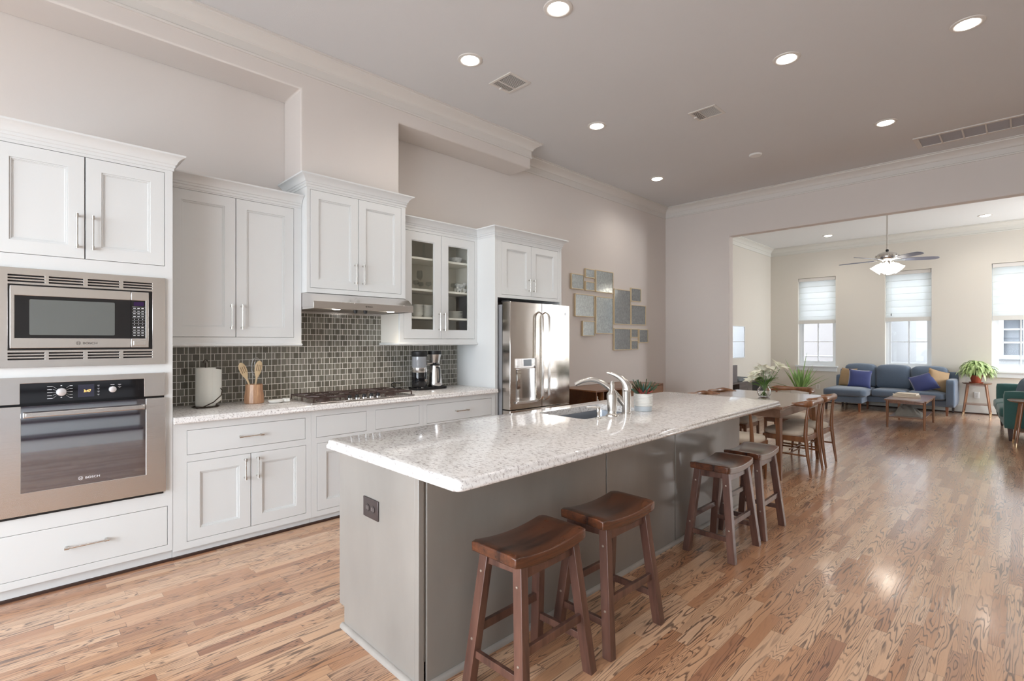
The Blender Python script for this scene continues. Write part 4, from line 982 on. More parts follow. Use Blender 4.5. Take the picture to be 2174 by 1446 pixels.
# dishes in the glass cabinet
def bowl(x, y, z, r, h, m_): return MB().lathe([(r * .5, 0), (r * .55, .004), (r * .9, h * .45), (r, h), (r - .004, h), (r * .86, h * .5), (.001, .008)], (x, y, z), 24).build('bowl', m_)
k_ = 0
for (yb_, lab) in ((2.865, 'left'), (2.985, 'right')):
    for k in range(4):
        o = bowl(-4.25, yb_, 1.6365 + k * .026, .062, .048, CERAM)
        tag(o, ('lowest' if k == 0 else 'second lowest' if k == 1 else 'second highest' if k == 2 else 'topmost') + ' white bowl of the ' + lab + ' stack behind the left glass door', 'bowl', 'white bowls in the glass cabinet')
for k in range(5):
    o = MB().lathe([(.06, 0), (.065, .004), (.098, .012), (.10, .014), (.06, .007), (.001, .006)], (-4.25, 3.32, 1.6365 + k * .0155), 28).build('plate', CERAM)
    tag(o, ['bottom', 'second', 'middle', 'fourth', 'top'][k] + ' plate of the stack on the shelf behind the right glass door', 'plate', 'white plates in the glass cabinet')
for k in range(3):
    o = MB().lathe([(.06, 0), (.068, .004), (.115, .010), (.117, .012), (.06, .006), (.001, .005)], (-4.25, 3.31, 1.4205 + k * .013), 28).build('plate', CERAM)
    tag(o, ['bottom', 'middle', 'top'][k] + ' large plate on the cabinet floor behind the right glass door', 'plate', 'white plates in the glass cabinet')
for k in range(6):
    o = MB().lathe([(.026, 0), (.028, .003), (.031, .085), (.029, .085), (.026, .008), (.001, .008)], (-4.20 + (k % 2) * .03, 2.80 + k * .042 + (k // 3) * .01, 1.4205), 20).build('tumbler', GLASS)
    tag(o, 'clear glass tumbler in the row on the cabinet floor behind the left glass door', 'glass', 'glass tumblers in the glass cabinet')
def wine(x, y, z, h, lab):
    o = MB().lathe([(.030, 0), (.030, .002), (.005, .006), (.004, h * .45), (.012, h * .5), (.030, h * .65), (.029, h * .85), (.024, h), (.0225, h), (.028, h * .84), (.028, h * .66), (.001, h * .53)], (x, y, z), 20).build('wine_glass', GLASS)
    tag(o, lab, 'glass', 'stemmed glasses in the glass cabinet')
wine(-4.26, 2.90, 1.9085, .20, 'tall stemmed glass behind the left glass door')
for k, (xx, yy) in enumerate(((-4.21, 2.82), (-4.22, 2.98), (-4.30, 2.94), (-4.24, 3.20), (-4.22, 3.30))):
    wine(xx, yy, 1.9085, .09 if k < 3 else .10, 'short stemmed glass behind the left glass door' if k < 3 else ('short glass behind the right glass door, at its left edge' if k == 3 else 'short glass behind the right glass door, beside the cow jug'))
tag(bowl(-4.24, 3.335, 2.2155, .075, .062, BLUECER), 'blue and white patterned bowl on the top shelf behind the right glass door', 'bowl')
tag(MB().tube([(-4.25, 3.335, 2.215 + .0), (-4.25, 3.335, 2.2155)], .001, 3).build('bowl_foot', CERAM), 'x', 'bowl') if False else None
def cow(x, y, z, s, lab):
    t = thing('cow_figurine', lab, 'figurine', (x, y, z), 0, 'ceramic cows in the glass cabinet')
    m = MB().tube([(x, y - .040 * s, z + .055 * s), (x, y - .03 * s, z + .058 * s), (x, y + .02 * s, z + .058 * s), (x, y + .045 * s, z + .062 * s), (x + .002, y + .055 * s, z + .080 * s), (x + .004, y + .075 * s, z + .078 * s)], [.012 * s, .025 * s, .026 * s, .020 * s, .016 * s, .009 * s], 12)
    m.build('body', BLUECER, t)
    for a in (-.03, .03):
        for b in (-.014, .014): MB().tube([(x + b * s, y + a * s, z), (x + b * s, y + a * s, z + .05 * s)], [.007 * s, .009 * s], 8).build('leg', CERAM, t)
cow(-4.22, 3.375, 1.9085, 1.25, 'spotted ceramic cow jug behind the right glass door'); cow(-4.165, 3.33, 1.9085, .55, 'small spotted ceramic cow left of the cow jug'); cow(-4.165, 3.42, 1.9085, .55, 'small spotted ceramic cow right of the cow jug')
tag(MB().lathe([(.03, 0), (.032, .003), (.014, .06), (.010, .14), (.014, .17), (.012, .17), (.008, .14), (.001, .01)], (-4.26, 2.95, 2.2155), 18).build('glass_vase', GLASS), 'clear glass bud vase on the top shelf behind the left glass door', 'vase')

# ================================================================== ISLAND
isl = thing('kitchen_island', 'long kitchen island clad in grey stained panels with a bronze outlet', 'kitchen island', (-2.0, 2.8, 0))
XS, XL = -1.690, -2.385
MB().box(XL + .02, XS - .012, 1.17, 2.40, .10, .66).box(XL + .02, XS - .012, 3.30, 4.38, .10, .865).box(XL + .02, XS - .012, 1.17, 2.40, .66, .865).box(XL + .02, XS - .012, 2.40, 3.30, .10, .62).build('carcass', ISLE, isl)
MB().prism([(XL, .10), (XL, .871), (XS - .034, .871), (XS - .034, .0), (-2.335, .0), (-2.335, .10)], 1.150, 1.169, 'XZ').build('end_panel', ISLE, isl, bevel=.0015)
MB().box(XS - .033, XS - .004, 1.148, 1.175, 0, .871).build('corner_post', ISLE, isl, bevel=.003)
for a, b in ((1.185, 2.432), (2.440, 3.252), (3.260, 4.385)): MB().box(XS - .012, XS, a, b, .0, .871).build('side_panel', ISLE, isl, bevel=.002)
MB().box(XL, XS - .012, 4.381, 4.40, 0, .871).build('end_panel', ISLE, isl, bevel=.0015)
for a, b in ((1.172, 1.97), (1.98, 2.45), (2.46, 3.24), (3.25, 3.78), (3.79, 4.378)): MB().box(XL, XL + .02, a, b, .115, .865).build('door', ISLE, isl, bevel=.002)
MB().box(-2.335, -2.30, 1.17, 4.38, 0, .10).build('toe_kick', ISLE, isl)
md = [(0, 0), (.019, 0), (.018, .010), (.012, .018), (.004, .021), (0, .021)]
MB().sweep([(-2.345, 1.150), (XS - .004, 1.150)], md, left=False).build('toe_moulding', ISLEM, isl)
MB().sweep([(XS, 1.18), (XS, 4.385)], md, left=False).build('toe_moulding', ISLEM, isl)
ol = MB().box(-2.135, -2.003, 1.143, 1.1495, .598, .688).build('outlet_plate', OUTB, isl, bevel=.003)
m = MB()
for xx in (-2.092, -2.046):
    m.lathe([(.017, -.001), (.017, .003), (.001, .003)], (xx, 1.1415, .643), 20, 'Y')
m.build('socket', mat('outlet_socket_dark', (.05, .04, .04), .35), ol)
m = MB()
for xx in (-2.092, -2.046):
    m.box(xx - .009, xx - .006, 1.1398, 1.141, .636, .652).box(xx + .006, xx + .009, 1.1398, 1.141, .636, .652)
m.build('socket_slots', mat('outlet_slot_light', (.30, .27, .26), .4), ol)

def slab_mesh(outer, hole, z0, z1):
    bm = bmesh.new()
    def loop(P2, z):
        vs = [bm.verts.new((p[0], p[1], z)) for p in P2]; return vs, [bm.edges.new((vs[i], vs[(i + 1) % len(vs)])) for i in range(len(vs))]
    for z in (z0, z1):
        v1, e1 = loop(outer, z); v2, e2 = loop(hole, z)
        bmesh.ops.triangle_fill(bm, edges=e1 + e2, use_beauty=True)
        if z == z0: b1, b2 = v1, v2
    for A, B in ((b1, v1), (b2, v2)):
        n = len(A)
        for i in range(n): bm.faces.new((A[i], A[(i + 1) % n], B[(i + 1) % n], B[i]))
    bm.verts.index_update()
    m = MB(); m.add([v.co[:] for v in bm.verts], [[v.index for v in f.verts] for f in bm.faces]); bm.free(); return m
def chamf(x0, x1, y0, y1, c):
    return [(x0 + c, y0), (x1 - c, y0), (x1 - c * .3, y0 + c * .3), (x1, y0 + c), (x1, y1 - c * 2.2), (x1 - c * 2.2, y1), (x0 + c, y1), (x0, y1 - c), (x0, y0 + c), (x0 + c * .3, y0 + c * .3)]
hole = poly_round(-2.30, -1.905, 2.515, 3.215, .03, 4)[::-1]
def slab_ogee(x0, x1, y0, y1, c, hole, prof):
    rings = [[(p[0], p[1], z) for p in chamf(x0 + d, x1 - d, y0 + d, y1 - d, c)] for d, z in prof]
    m = MB().loft(rings, False, False)
    z0, z1 = prof[0][1], prof[-1][1]
    bm = bmesh.new()
    for z, d in ((z0, prof[0][0]), (z1, prof[-1][0])):
        ed = []
        for L in (chamf(x0 + d, x1 - d, y0 + d, y1 - d, c), hole):
            vs = [bm.verts.new((p[0], p[1], z)) for p in L]; ed += [bm.edges.new((vs[i], vs[(i + 1) % len(vs)])) for i in range(len(vs))]
        bmesh.ops.triangle_fill(bm, edges=ed, use_beauty=True)
    bm.verts.index_update(); m.add([v.co[:] for v in bm.verts], [[v.index for v in f.verts] for f in bm.faces]); bm.free()
    n = len(hole); m.add([(p[0], p[1], z) for z in (z0, z1) for p in hole], [(i, (i + 1) % n, n + (i + 1) % n, n + i) for i in range(n)])
    return m
OG = [(.010, .871), (.003, .8725), (.0005, .876), (0, .881), (.001, .887), (.0035, .8905), (.0055, .893), (.0065, .897), (.0065, .903), (.0085, .909), (.012, .9125), (.017, .914)]
top = slab_ogee(-2.430, -1.372, 1.090, 4.465, .028, hole, OG)
tp = top.build('island_countertop', GRAN, ang=50)
tag(tp, 'large speckled white granite slab on top of the island', 'countertop')
# sink
sk = thing('undermount_sink', 'stainless undermount sink set into the island worktop', 'sink', (-2.1, 2.86, .72))
P0 = poly_round(-2.298, -1.907, 2.517, 3.213, .03, 4); P1 = poly_round(-2.285, -1.92, 2.53, 3.20, .05, 4)
m = MB(); n_ = len(P0)
m.loft([[(p[0], p[1], .8705) for p in P0], [(p[0], p[1], .70) for p in P1], [(p[0] * .8 + -2.1 * .2, p[1] * .8 + 2.86 * .2, .685) for p in P1]], cap0=False, cap1=True)
m.build('basin', SINKG, sk)
MB().lathe([(.045, 0), (.04, .003), (.001, .002)], (-2.1, 2.86, .6855), 24).build('drain', CHROME, sk)
# faucet
fx, fy = -1.862, 2.915
fa = thing('kitchen_faucet', 'brushed nickel faucet with an arched spout and curved lever', 'faucet', (fx, fy, .914))
MB().lathe([(.034, 0), (.034, .008), (.030, .012), (.030, .10), (.0285, .15), (.0285, .152), (.030, .154), (.0295, .165), (.022, .185), (.001, .20)], (fx, fy, .914), 32).build('body', NICKEL, fa)
pts = []; rr = []
for k in range(15):
    t_ = k / 14
    # spout climbs out of the body toward the basin, arches and drops
    p0, p1, p2, p3 = Vector((fx, fy - .005, .965)), Vector((fx - .10, fy - .075, 1.11)), Vector((fx - .16, fy - .12, 1.19)), Vector((fx - .265, fy - .215, 1.105))
    b = p0 * (1 - t_) ** 3 + p1 * 3 * t_ * (1 - t_) ** 2 + p2 * 3 * t_ ** 2 * (1 - t_) + p3 * t_ ** 3
    pts.append(b); rr.append(.022 - .009 * t_)
MB().tube(pts, rr, 14).build('spout', NICKEL, fa)
pts = []; rr = []
for k in range(11):
    t_ = k / 10
    p0, p1, p2 = Vector((fx + .006, fy + .006, 1.075)), Vector((fx - .005, fy, 1.165)), Vector((fx - .120, fy - .055, 1.185))
    pts.append(p0 * (1 - t_) ** 2 + p1 * 2 * t_ * (1 - t_) + p2 * t_ ** 2); rr.append(.029 * (1 - t_) ** .8 + .004)
MB().tube(pts, rr, 14).build('lever', NICKEL, fa)
sx, sy = -1.868, 2.755
sp = thing('side_sprayer', 'brushed nickel side sprayer in front of the faucet', 'sprayer', (sx, sy, .914))
MB().lathe([(.042, 0), (.041, .006), (.030, .014), (.027, .022), (.030, .04), (.035, .135), (.034, .142), (.018, .168)], (sx, sy, .914), 32).build('body', NICKEL, sp)
MB().lathe([(.013, .165), (.013, .222), (.010, .226), (.001, .226)], (sx, sy, .914), 20).build('nozzle', NICKEL, sp)
sx, sy = -1.868, 2.605
sd = thing('soap_pump', 'small brushed nickel soap pump at the near corner of the sink', 'soap dispenser', (sx, sy, .914))
MB().lathe([(.020, 0), (.019, .004), (.011, .010), (.010, .030), (.012, .034), (.012, .066), (.009, .070), (.001, .071)], (sx, sy, .914), 20).build('pump_body', NICKEL, sd)
MB().tube([(sx + .008, sy + .008, .981), (sx - .02, sy - .02, .983), (sx - .055, sy - .052, .984)], [.007, .006, .004], 8).build('pump_spout', NICKEL, sd)

def blade(m, p0, dirv, L, w, droop, n=6, th=.0015, fold=.25, curl=0):
    # a tapering arched leaf with a shallow keel, closed and slightly thick
    d = Vector(dirv).normalized(); side = d.cross(Vector((0, 0, 1)))
    if side.length < .05: side = Vector((math.cos(curl), math.sin(curl), 0))
    side.normalize(); pos = Vector(p0); rings = []
    for k in range(n + 1):
        t_ = k / n; ww = w * (math.sin(PI * min(1, .22 + .78 * t_)) ** .8) if t_ < 1 else w * .03
        up = side.cross(d).normalized()
        rings.append([pos - side * ww / 2 + up * ww * fold, pos - up * th, pos + side * ww / 2 + up * ww * fold, pos + up * th])
        d = (d + Vector((0, 0, -droop / n))).normalized(); pos = pos + d * L / n
    m.loft(rings)
# succulent in ribbed pot
px, py = -1.858, 3.118
pp = thing('potted_aloe', 'spiky red and green succulent in a ribbed white pot on the island', 'potted plant', (px, py, .914))
prof = [(.052, 0), (.055, .003), (.0555, .034), (.0575, .036)]
z = .036
for k in range(8): prof += [(.0605, z + .004), (.0605, z + .007), (.0575, z + .0105)]; z += .0105
prof += [(.060, .122), (.057, .122), (.055, .03), (.001, .03)]
MB().lathe([(r * 1.08, h) for r, h in prof if h >= .036], (px, py, .914), 40).build('pot', CERAM, pp, ang=60)
MB().lathe([(.056, 0), (.0592, .003), (.060, .036), (.001, .036)], (px, py, .9142), 40).build('pot_base', mat('pale_grey_glaze', (.55, .60, .64), .3), pp)
MB().lathe([(.056, .10), (.001, .112)], (px, py, .914), 20).build('soil', SOIL, pp)
rnd = random.Random(3)
for mt_, n_, nm in ((LEAFD, 26, 'leaf_rosette'), (LEAFR, 14, 'red_leaves'), (LEAFB, 8, 'teal_leaves')):
    m = MB()
    for k in range(n_):
        a = rnd.uniform(0, 2 * PI); tilt = rnd.uniform(.15, 1.15) if mt_ is not LEAFR else rnd.uniform(.8, 1.35)
        L = rnd.uniform(.075, .125) * (1 if mt_ is not LEAFR else .8)
        rr = rnd.uniform(0, .03)
        p0 = (px + rr * math.cos(a), py + rr * math.sin(a), .914 + .107)
        blade(m, p0, (math.sin(tilt) * math.cos(a), math.sin(tilt) * math.sin(a), math.cos(tilt)), L, rnd.uniform(.012, .020), -.3, th=.003, fold=.3, curl=a)
    m.build(nm, mt_, pp)

# ================================================================== BAR STOOLS
def make_stool():
    t = thing('bar_stool', 'x', 'stool', (0, 0, 0), 0, 'dark wooden saddle stools at the island')
    H = .610
    m = MB(); nx, ny = 8, 18; hx, hy = .130, .217; th = .047
    def sad(y): return H - .022 * (1 - (y / hy) ** 2) - .004
    rings = []
    for j in range(ny + 1):
        y = -hy + 2 * hy * j / ny; e = max(0, abs(y) / hy - .90) / .10; hw = hx - .006 * e ** 2
        zt = sad(y) - .006 * e; r_ = []
        for i in range(nx + 1):
            x = -hw + 2 * hw * i / nx; q = max(0, abs(x) / hw - .80) / .2
            r_.append((x, y, zt - .005 * q * q))
        for i in range(nx, -1, -1): r_.append((-hw * .985 + 2 * hw * .985 * i / nx, y, sad(y) - th))
        rings.append(r_)
    m.loft(rings).build('seat', STOOLW, t, bevel=.004, seg=2, ang=50)
    tops = [(sx * .088, sy * .165) for sx in (-1, 1) for sy in (-1, 1)]
    k = 0
    for sx in (-1, 1):
        for sy in (-1, 1):
            p1 = Vector((sx * .092, sy * .160, sad(.16) - th + .002)); p0 = Vector((sx * .150, sy * .208, 0.0))
            lg_ = MB().beam(p0, p1, .046, .040, .044, .038).build('leg', STOOLL, t, bevel=.002)
            m2 = MB()
            for zz in (.475, .20):
                f = zz / p1.z; c = p0.lerp(p1, f); m2.lathe([(.006, 0), (.005, .0025), (.001, .0035)], (0, 0, 0), 10, 'Y').mv(0, 0, 0)
                n0 = len(m2.v) - 30
                for q in range(n0, len(m2.v)): m2.v[q] = (m2.v[q][0] + c.x, c.y + (m2.v[q][1] + .0198) * sy, m2.v[q][2] + c.z)
            m2.build('bolt_cap', mat('bronze_bolt', (.42, .34, .28), .35, .7), lg_, world=False)
    def at(sx, sy, z):
        p1 = Vector((sx * .092, sy * .160, .54)); p0 = Vector((sx * .150, sy * .208, 0.0)); return p0.lerp(p1, z / .54)
    for sx in (-1, 1):
        MB().beam(at(sx, -1, .520), at(sx, 1, .520), .055, .018, .045, .018, ax=(0, 0, 1)).build('apron', STOOLL, t, bevel=.001)
        MB().beam(at(sx, -1, .235), at(sx, 1, .235), .034, .018, .034, .018, ax=(0, 0, 1)).build('stretcher', STOOLL, t, bevel=.001)
    for sy in (-1, 1):
        MB().beam(at(-1, sy, .530), at(1, sy, .530), .050, .018, .030, .018, ax=(0, 0, 1)).build('apron', STOOLL, t, bevel=.001)
        MB().beam(at(-1, sy, .14), at(1, sy, .14), .030, .018, .030, .018, ax=(0, 0, 1)).build('stretcher', STOOLL, t, bevel=.001)
    return t
st0 = make_stool()
STOOLS = [(-1.435, 1.525, 'dark wooden saddle stool nearest the camera at the island end', 1), (-1.425, 2.075, 'dark wooden saddle stool second from the camera, tucked behind the nearest one', -1),
          (-1.430, 3.415, 'dark wooden saddle stool third from the camera, on the near side of the far pair', 0), (-1.430, 3.945, 'dark wooden saddle stool farthest from the camera, beside the dining table', 1)]
for i, (x, y, lab, a) in enumerate(STOOLS):
    o = st0 if i == 0 else dup(st0)
    o.location = (x, y, 0); o.rotation_euler = (0, 0, R(a)); o['label'] = lab

# ================================================================== WALL MIRRORS
FR = dict(a=(5.507, 5.796, 2.129, 2.345), b=(5.829, 6.056, 2.314, 2.443), c=(5.829, 6.056, 2.127, 2.26), d=(6.079, 6.528, 2.123, 2.448), e=(5.591, 6.044, 1.746, 2.068),
          f=(6.079, 6.528, 1.508, 2.059), g=(5.763, 6.056, 1.469, 1.689), h=(6.553, 7.016, 1.657, 2.205), i=(7.03, 7.327, 2.036, 2.254), j=(7.03, 7.474, 1.659, 1.982),
          k=(6.553, 7.016, 1.256, 1.596), l=(7.03, 7.24, 1.454, 1.597), m=(7.269, 7.549, 1.368, 1.593), n=(7.03, 7.24, 1.261, 1.408))
FL = dict(a='small framed antique mirror at the left end of the wall group, nearest the cabinet', b='small framed antique mirror at the top of the group, left of the top large one', c='small square framed mirror just below the topmost small one',
          d='upper large framed mirror in the left half of the wall group', e='wide framed mirror beside the fridge, below the leftmost small one', f='tall framed mirror reflecting a window, centre of the wall group',
          g='small framed mirror at the bottom left of the group, below the wide one', h='tall framed mirror just right of the centre of the group', i='small framed mirror at the upper right of the group, above a larger one',
          j='medium framed mirror at the right edge, below a small one', k='square framed mirror at the bottom of the group, below the tall right one', l='tiny framed mirror right of the bottom square one, upper of two', m='small framed mirror at the far right bottom of the group', n='tiny framed mirror at the bottom right, lower of two')
for k, (y0, y1, z0, z1) in FR.items():
    t = thing('framed_mirror', FL[k], 'mirror', (-4.42, (y0 + y1) / 2, (z0 + z1) / 2), 0, 'framed antiqued mirrors on the left wall')
    w_ = .011
    MB().holed(y0, y1, z0, z1, -4.429, -4.400, [(y0 + w_, y1 - w_, z0 + w_, z1 - w_)]).build('frame', MAPLE, t, bevel=.0015)
    MB().box(-4.428, -4.407, y0 + w_ - .002, y1 - w_ + .002, z0 + w_ - .002, z1 - w_ + .002).build('glass', MIRR, t)

# credenza under the mirrors
cd = thing('credenza', 'low brown wooden credenza against the wall behind the island', 'sideboard', (-4.0, 6.1, 0))
x0, x1, y0, y1, H = -4.415, -3.80, 5.25, 6.95, .765
m = MB().box(x0, x1, y0, y1, H - .022, H).box(x0, x1, y0, y1, .18, .20).box(x0, x1, y0, y0 + .02, .2, H - .022).box(x0, x1, y1 - .02, y1, .2, H - .022).box(x0, x0 + .012, y0, y1, .2, H)
for yy in (5.42, 5.98, 6.52): m.box(x0, x1 - .01, yy, yy + .018, .2, H - .022)
m.build('case', CREDW, cd, bevel=.0015)
MB().box(x0, x1 - .015, 5.70, 5.98, .20, .48).build('open_shelf', CREDW, cd)
MB().box(x1 - .02, x1 - .002, 6.0, 6.518, .205, H - .028).build('sliding_door', CREDW, cd, bevel=.002)
dd = MB().box(x1 - .02, x1 - .002, 6.54, 6.928, .205, H - .028).build('door', CREDW, cd, bevel=.002)
MB().lathe([(.010, 0), (.012, .018), (.001, .020)], (x1 - .002, 6.58, .50), 14, 'X').build('knob', CERAM, dd)
for xx in (x0 + .06, x1 - .06):
    for yy in (y0 + .08, y1 - .08): MB().tube([(xx, yy, 0), (xx, yy, .18)], [.013, .022], 12).build('leg', CREDW, cd)
tag(MB().lathe([(.018, 0), (.022, .01), (.010, .03), (.014, .045), (.010, .058), (.001, .062)], (-3.86, 5.355, .2005 + .0), 14).build('white_ornament', CERAM), 'small white ornament inside the open end of the credenza', 'ornament')
bpy.data.objects['white_ornament'].location.z = .425
tag(MB().box(-4.35, -3.83, 5.272, 5.418, .405, .4245).build('credenza_shelf', CREDW), 'x', 'shelf')
_s = bpy.data.objects['credenza_shelf']; _s.parent = cd; _s.name = 'shelf'; _s.location = -Vector(cd.location); del _s['label']; del _s['category']

# ================================================================== DINING TABLE AND CHAIRS
tb = thing('dining_table', 'brown wooden dining table beyond the far end of the island', 'table', (-2.165, 6.13, 0))
TX0, TX1, TY0, TY1 = -2.69, -1.655, 5.36, 6.90
MB().box(TX0, TX1, TY0, TY1, .722, .75).build('tabletop', TABLEW, tb, bevel=.004)
MB().holed(TX0 + .04, TX1 - .035, TY0 + .05, TY1 - .05, .635, .7215, [(TX0 + .065, TX1 - .06, TY0 + .075, TY1 - .075)], 'XY').build('apron', TABLEW, tb, bevel=.001)
for sx in (0, 1):
    for sy in (0, 1):
        xx = (TX0 + .09, TX1 - .085)[sx]; yy = (TY0 + .16, TY1 - .16)[sy]
        MB().beam((xx + (-.03, .03)[sx], yy + (-.05, .05)[sy] * -1 * -1, 0), (xx, yy, .722), .032, .036, .045, .10, ax=(1, 0, 0)).build('leg', WALNUT, tb, bevel=.003)
def make_chair():
    # faces +Y; elbow chair with horned top rail
    t = thing('dining_chair', 'x', 'chair', (0, 0, 0), 0, 'brown elbow dining chairs with cream seats')
    sp_ = []
    n = 20
    def outline(s):
        P2 = []
        for (cx, cy, rx, ry, a0, a1) in ((0, 0, .235 * s, .215 * s, 0, 360),):
            for k in range(28):
                a = 2 * PI * k / 28; c_, s_ = math.cos(a), math.sin(a)
                e = .55
                P2.append((rx * math.copysign(abs(c_) ** e, c_) * (1 - .08 * (s_ < 0) * abs(s_)), ry * math.copysign(abs(s_) ** e, s_)))
        return P2
    rg = [(0.90, .400), (.99, .408), (1.0, .425), (.97, .448), (.85, .457), (.55, .460), (.2, .459)]
    MB().loft([[(p[0], p[1], z) for p in outline(s)] for s, z in rg]).build('seat', CEREAL, t, ang=80)
    m = MB().beam((-.20, .185, .375), (.20, .185, .375), .055, .02, .055, .02, ax=(0, 0, 1)).beam((-.195, -.205, .375), (.195, -.205, .375), .055, .02, .055, .02, ax=(0, 0, 1))
    for sx in (-1, 1): m.beam((sx * .205, -.22, .375), (sx * .205, .19, .375), .055, .02, .055, .02, ax=(0, 0, 1))
    m.build('seat_frame', WALNUT, t, bevel=.003)
    for sx in (-1, 1):
        MB().tube([(sx * .195, .205, 0), (sx * .205, .19, .20), (sx * .208, .185, .40)], [.011, .016, .020], 12).build('front_leg', WALNUT, t)
        MB().tube([(sx * .215, -.265, 0), (sx * .218, -.235, .22), (sx * .218, -.215, .42), (sx * .214, -.222, .58), (sx * .205, -.24, .735)], [.011, .017, .021, .016, .012], 12).build('back_leg', WALNUT, t)
        MB().tube([(sx * .215, -.24, .21), (sx * .203, .19, .21)], .009, 8).build('side_stretcher', WALNUT, t)
    MB().tube([(-.20, -.06, .255), (.20, -.06, .255)], .009, 8).tube([(-.208, -.06, .215), (.208, -.06, .215)], .008, 8).build('cross_stretcher', WALNUT, t)
    # horned rail: sweeps around the back and forward over the legs, thick at the corners
    pts = []; rx = []; rz = []
    K = 24
    for k in range(K + 1):
        u = -1 + 2 * k / K; a = abs(u)
        ang = u * R(108)
        x_ = .245 * math.sin(ang) * (1 + .06 * a); y_ = -.245 - .055 * math.cos(ang) + (.10 * max(0, a - .55) / .45 if a > .55 else 0) + .03
        z_ = .748 + .010 * math.cos(ang * 1.2)
        th = .016 + .016 * math.exp(-((a - .52) / .22) ** 2); ht = .018 + .020 * math.exp(-((a - .50) / .25) ** 2) 
        if a < .3: ht = .022 + .012 * (a / .3)
        if a > .88: th *= .85; ht *= .85
        pts.append(Vector((x_, y_, z_))); rx.append(th); rz.append(ht)
    rings = []
    for k, p in enumerate(pts):
        d = (pts[min(K, k + 1)] - pts[max(0, k - 1)]).normalized(); s_ = d.cross(Vector((0, 0, 1))).normalized()
        rings.append([p + s_ * rx[k] * math.cos(b) + Vector((0, 0, 1)) * rz[k] * math.sin(b) for b in [2 * PI * q / 14 for q in range(14)]])
    MB().loft(rings).build('top_rail', WALNUT, t, bevel=.002, ang=70)
    return t
ch0 = make_chair()
CH = [(-1.79, 6.03, 90, 'brown elbow chair with cream seat on the right of the dining table, nearer one'), (-1.79, 6.60, 90, 'brown elbow chair with cream seat on the right of the dining table, farther one'),
      (-2.52, 5.86, -90, 'brown elbow chair on the left of the dining table, nearer one, partly behind the island'), (-2.52, 6.43, -90, 'brown elbow chair on the left of the dining table, farther one'),
      (-2.03, 5.22, 0, 'brown elbow chair at the near end of the dining table, behind the island'), (-2.17, 7.22, 180, 'brown elbow chair at the far end of the dining table')]
for i, (x, y, a, lab) in enumerate(CH):
    o = ch0 if i == 0 else dup(ch0)
    o.location = (x, y, 0); o.rotation_euler = (0, 0, R(a)); o['label'] = lab
# vase and lilies
vx, vy = -2.11, 6.20
vs = thing('glass_vase', 'round clear glass vase with water on the dining table', 'vase', (vx, vy, .75))
MB().lathe([(.035, 0), (.055, .006), (.072, .045), (.070, .085), (.050, .120), (.052, .135), (.048, .135), (.046, .118), (.066, .084), (.068, .046), (.05, .012), (.001, .010)], (vx, vy, .7505), 32, cap=False).build('vase_body', mat('vase_glass', (.95, .97, .97), .02, trans=1.0, ior=1.3), vs)
bq = thing('lily_bouquet', 'bunch of cream white lilies standing in the glass vase', 'flowers', (vx, vy, .77))
rnd = random.Random(11)
def flower(c, d, s):
    m = MB(); d = Vector(d).normalized(); a_ = d.orthogonal().normalized(); b_ = d.cross(a_)
    for k in range(6):
        an = 2 * PI * k / 6 + rnd.uniform(-.2, .2); out = a_ * math.cos(an) + b_ * math.sin(an); side = d.cross(out).normalized()
        rings = []
        for j in range(6):
            t_ = j / 5; p = Vector(c) + d * s * (.75 * t_ - .35 * t_ * t_) + out * s * (.10 + .75 * t_ ** 1.6); w_ = s * .23 * math.sin(PI * (.12 + .86 * t_)) + .001
            rings.append([p - side * w_ + d * w_ * .25, p - d * .001, p + side * w_ + d * w_ * .25, p + d * .0015])
        m.loft(rings)
    return m
stems = MB(); lv = MB()
FLW = [(-.06, -.05, .21), (.02, -.07, .26), (.075, .0, .20), (-.09, .02, .24), (-.02, .03, .31), (.10, .06, .36), (-.13, -.02, .17), (.05, .03, .30), (.0, -.02, .20), (-.03, -.09, .18), (.12, .09, .33), (-.06, -.02, .26), (.02, .0, .24), (-.10, .02, .20), (.05, -.03, .28), (-.02, -.02, .31)]
for (a, b, h) in FLW:
    dx, dy = a * .71 + b * .7, a * .70 - b * .71
    e = Vector((vx + dx * 1.1, vy + dy * 1.1, .75 + h)); s0 = Vector((vx - dx * .25, vy - dy * .25, .765))
    mid = Vector((vx + dx * .25, vy + dy * .25, .75 + .13))
    stems.tube([s0, mid, e], .003, 6)
    flower(e, (dx * 4 + rnd.uniform(-.3, .3), dy * 4 + rnd.uniform(-.3, .3), .8), rnd.uniform(.10, .125)).build('lily_flower', LILY, bq)
for k in range(22):
    a = rnd.uniform(0, 2 * PI); z0 = .75 + rnd.uniform(.10, .22)
    blade(lv, (vx + .03 * math.cos(a), vy + .03 * math.sin(a), z0), (math.cos(a), math.sin(a), rnd.uniform(.2, 1.3)), rnd.uniform(.08, .15), .022, .6)
stems.build('stems', STEMG, bq); lv.build('leaves', STEMG, bq)

# tall grassy plant in a white planter in the living room
gx, gy = -3.38, 12.1
gp = thing('spider_plant', 'strappy green plant in a white planter below the left window', 'potted plant', (gx, gy, 0))
MB().lathe([(.13, 0), (.15, .01), (.185, .30), (.19, .36), (.178, .36), (.17, .30), (.001, .29)], (gx, gy, 0), 32).build('planter', CERAM, gp)
MB().lathe([(.172, .31), (.001, .325)], (gx, gy, 0), 24).build('soil', SOIL, gp)
m = MB(); rnd = random.Random(5)
for k in range(36):
    a = rnd.uniform(0, 2 * PI); ti = rnd.uniform(.05, .60); L = rnd.uniform(.32, .62)
    rr = rnd.uniform(0, .07)
    blade(m, (gx + rr * math.cos(a), gy + rr * math.sin(a), .31), (math.sin(ti) * math.cos(a), math.sin(ti) * math.sin(a), math.cos(ti)), L, rnd.uniform(.034, .052), rnd.uniform(.0, .3), 8, curl=a)
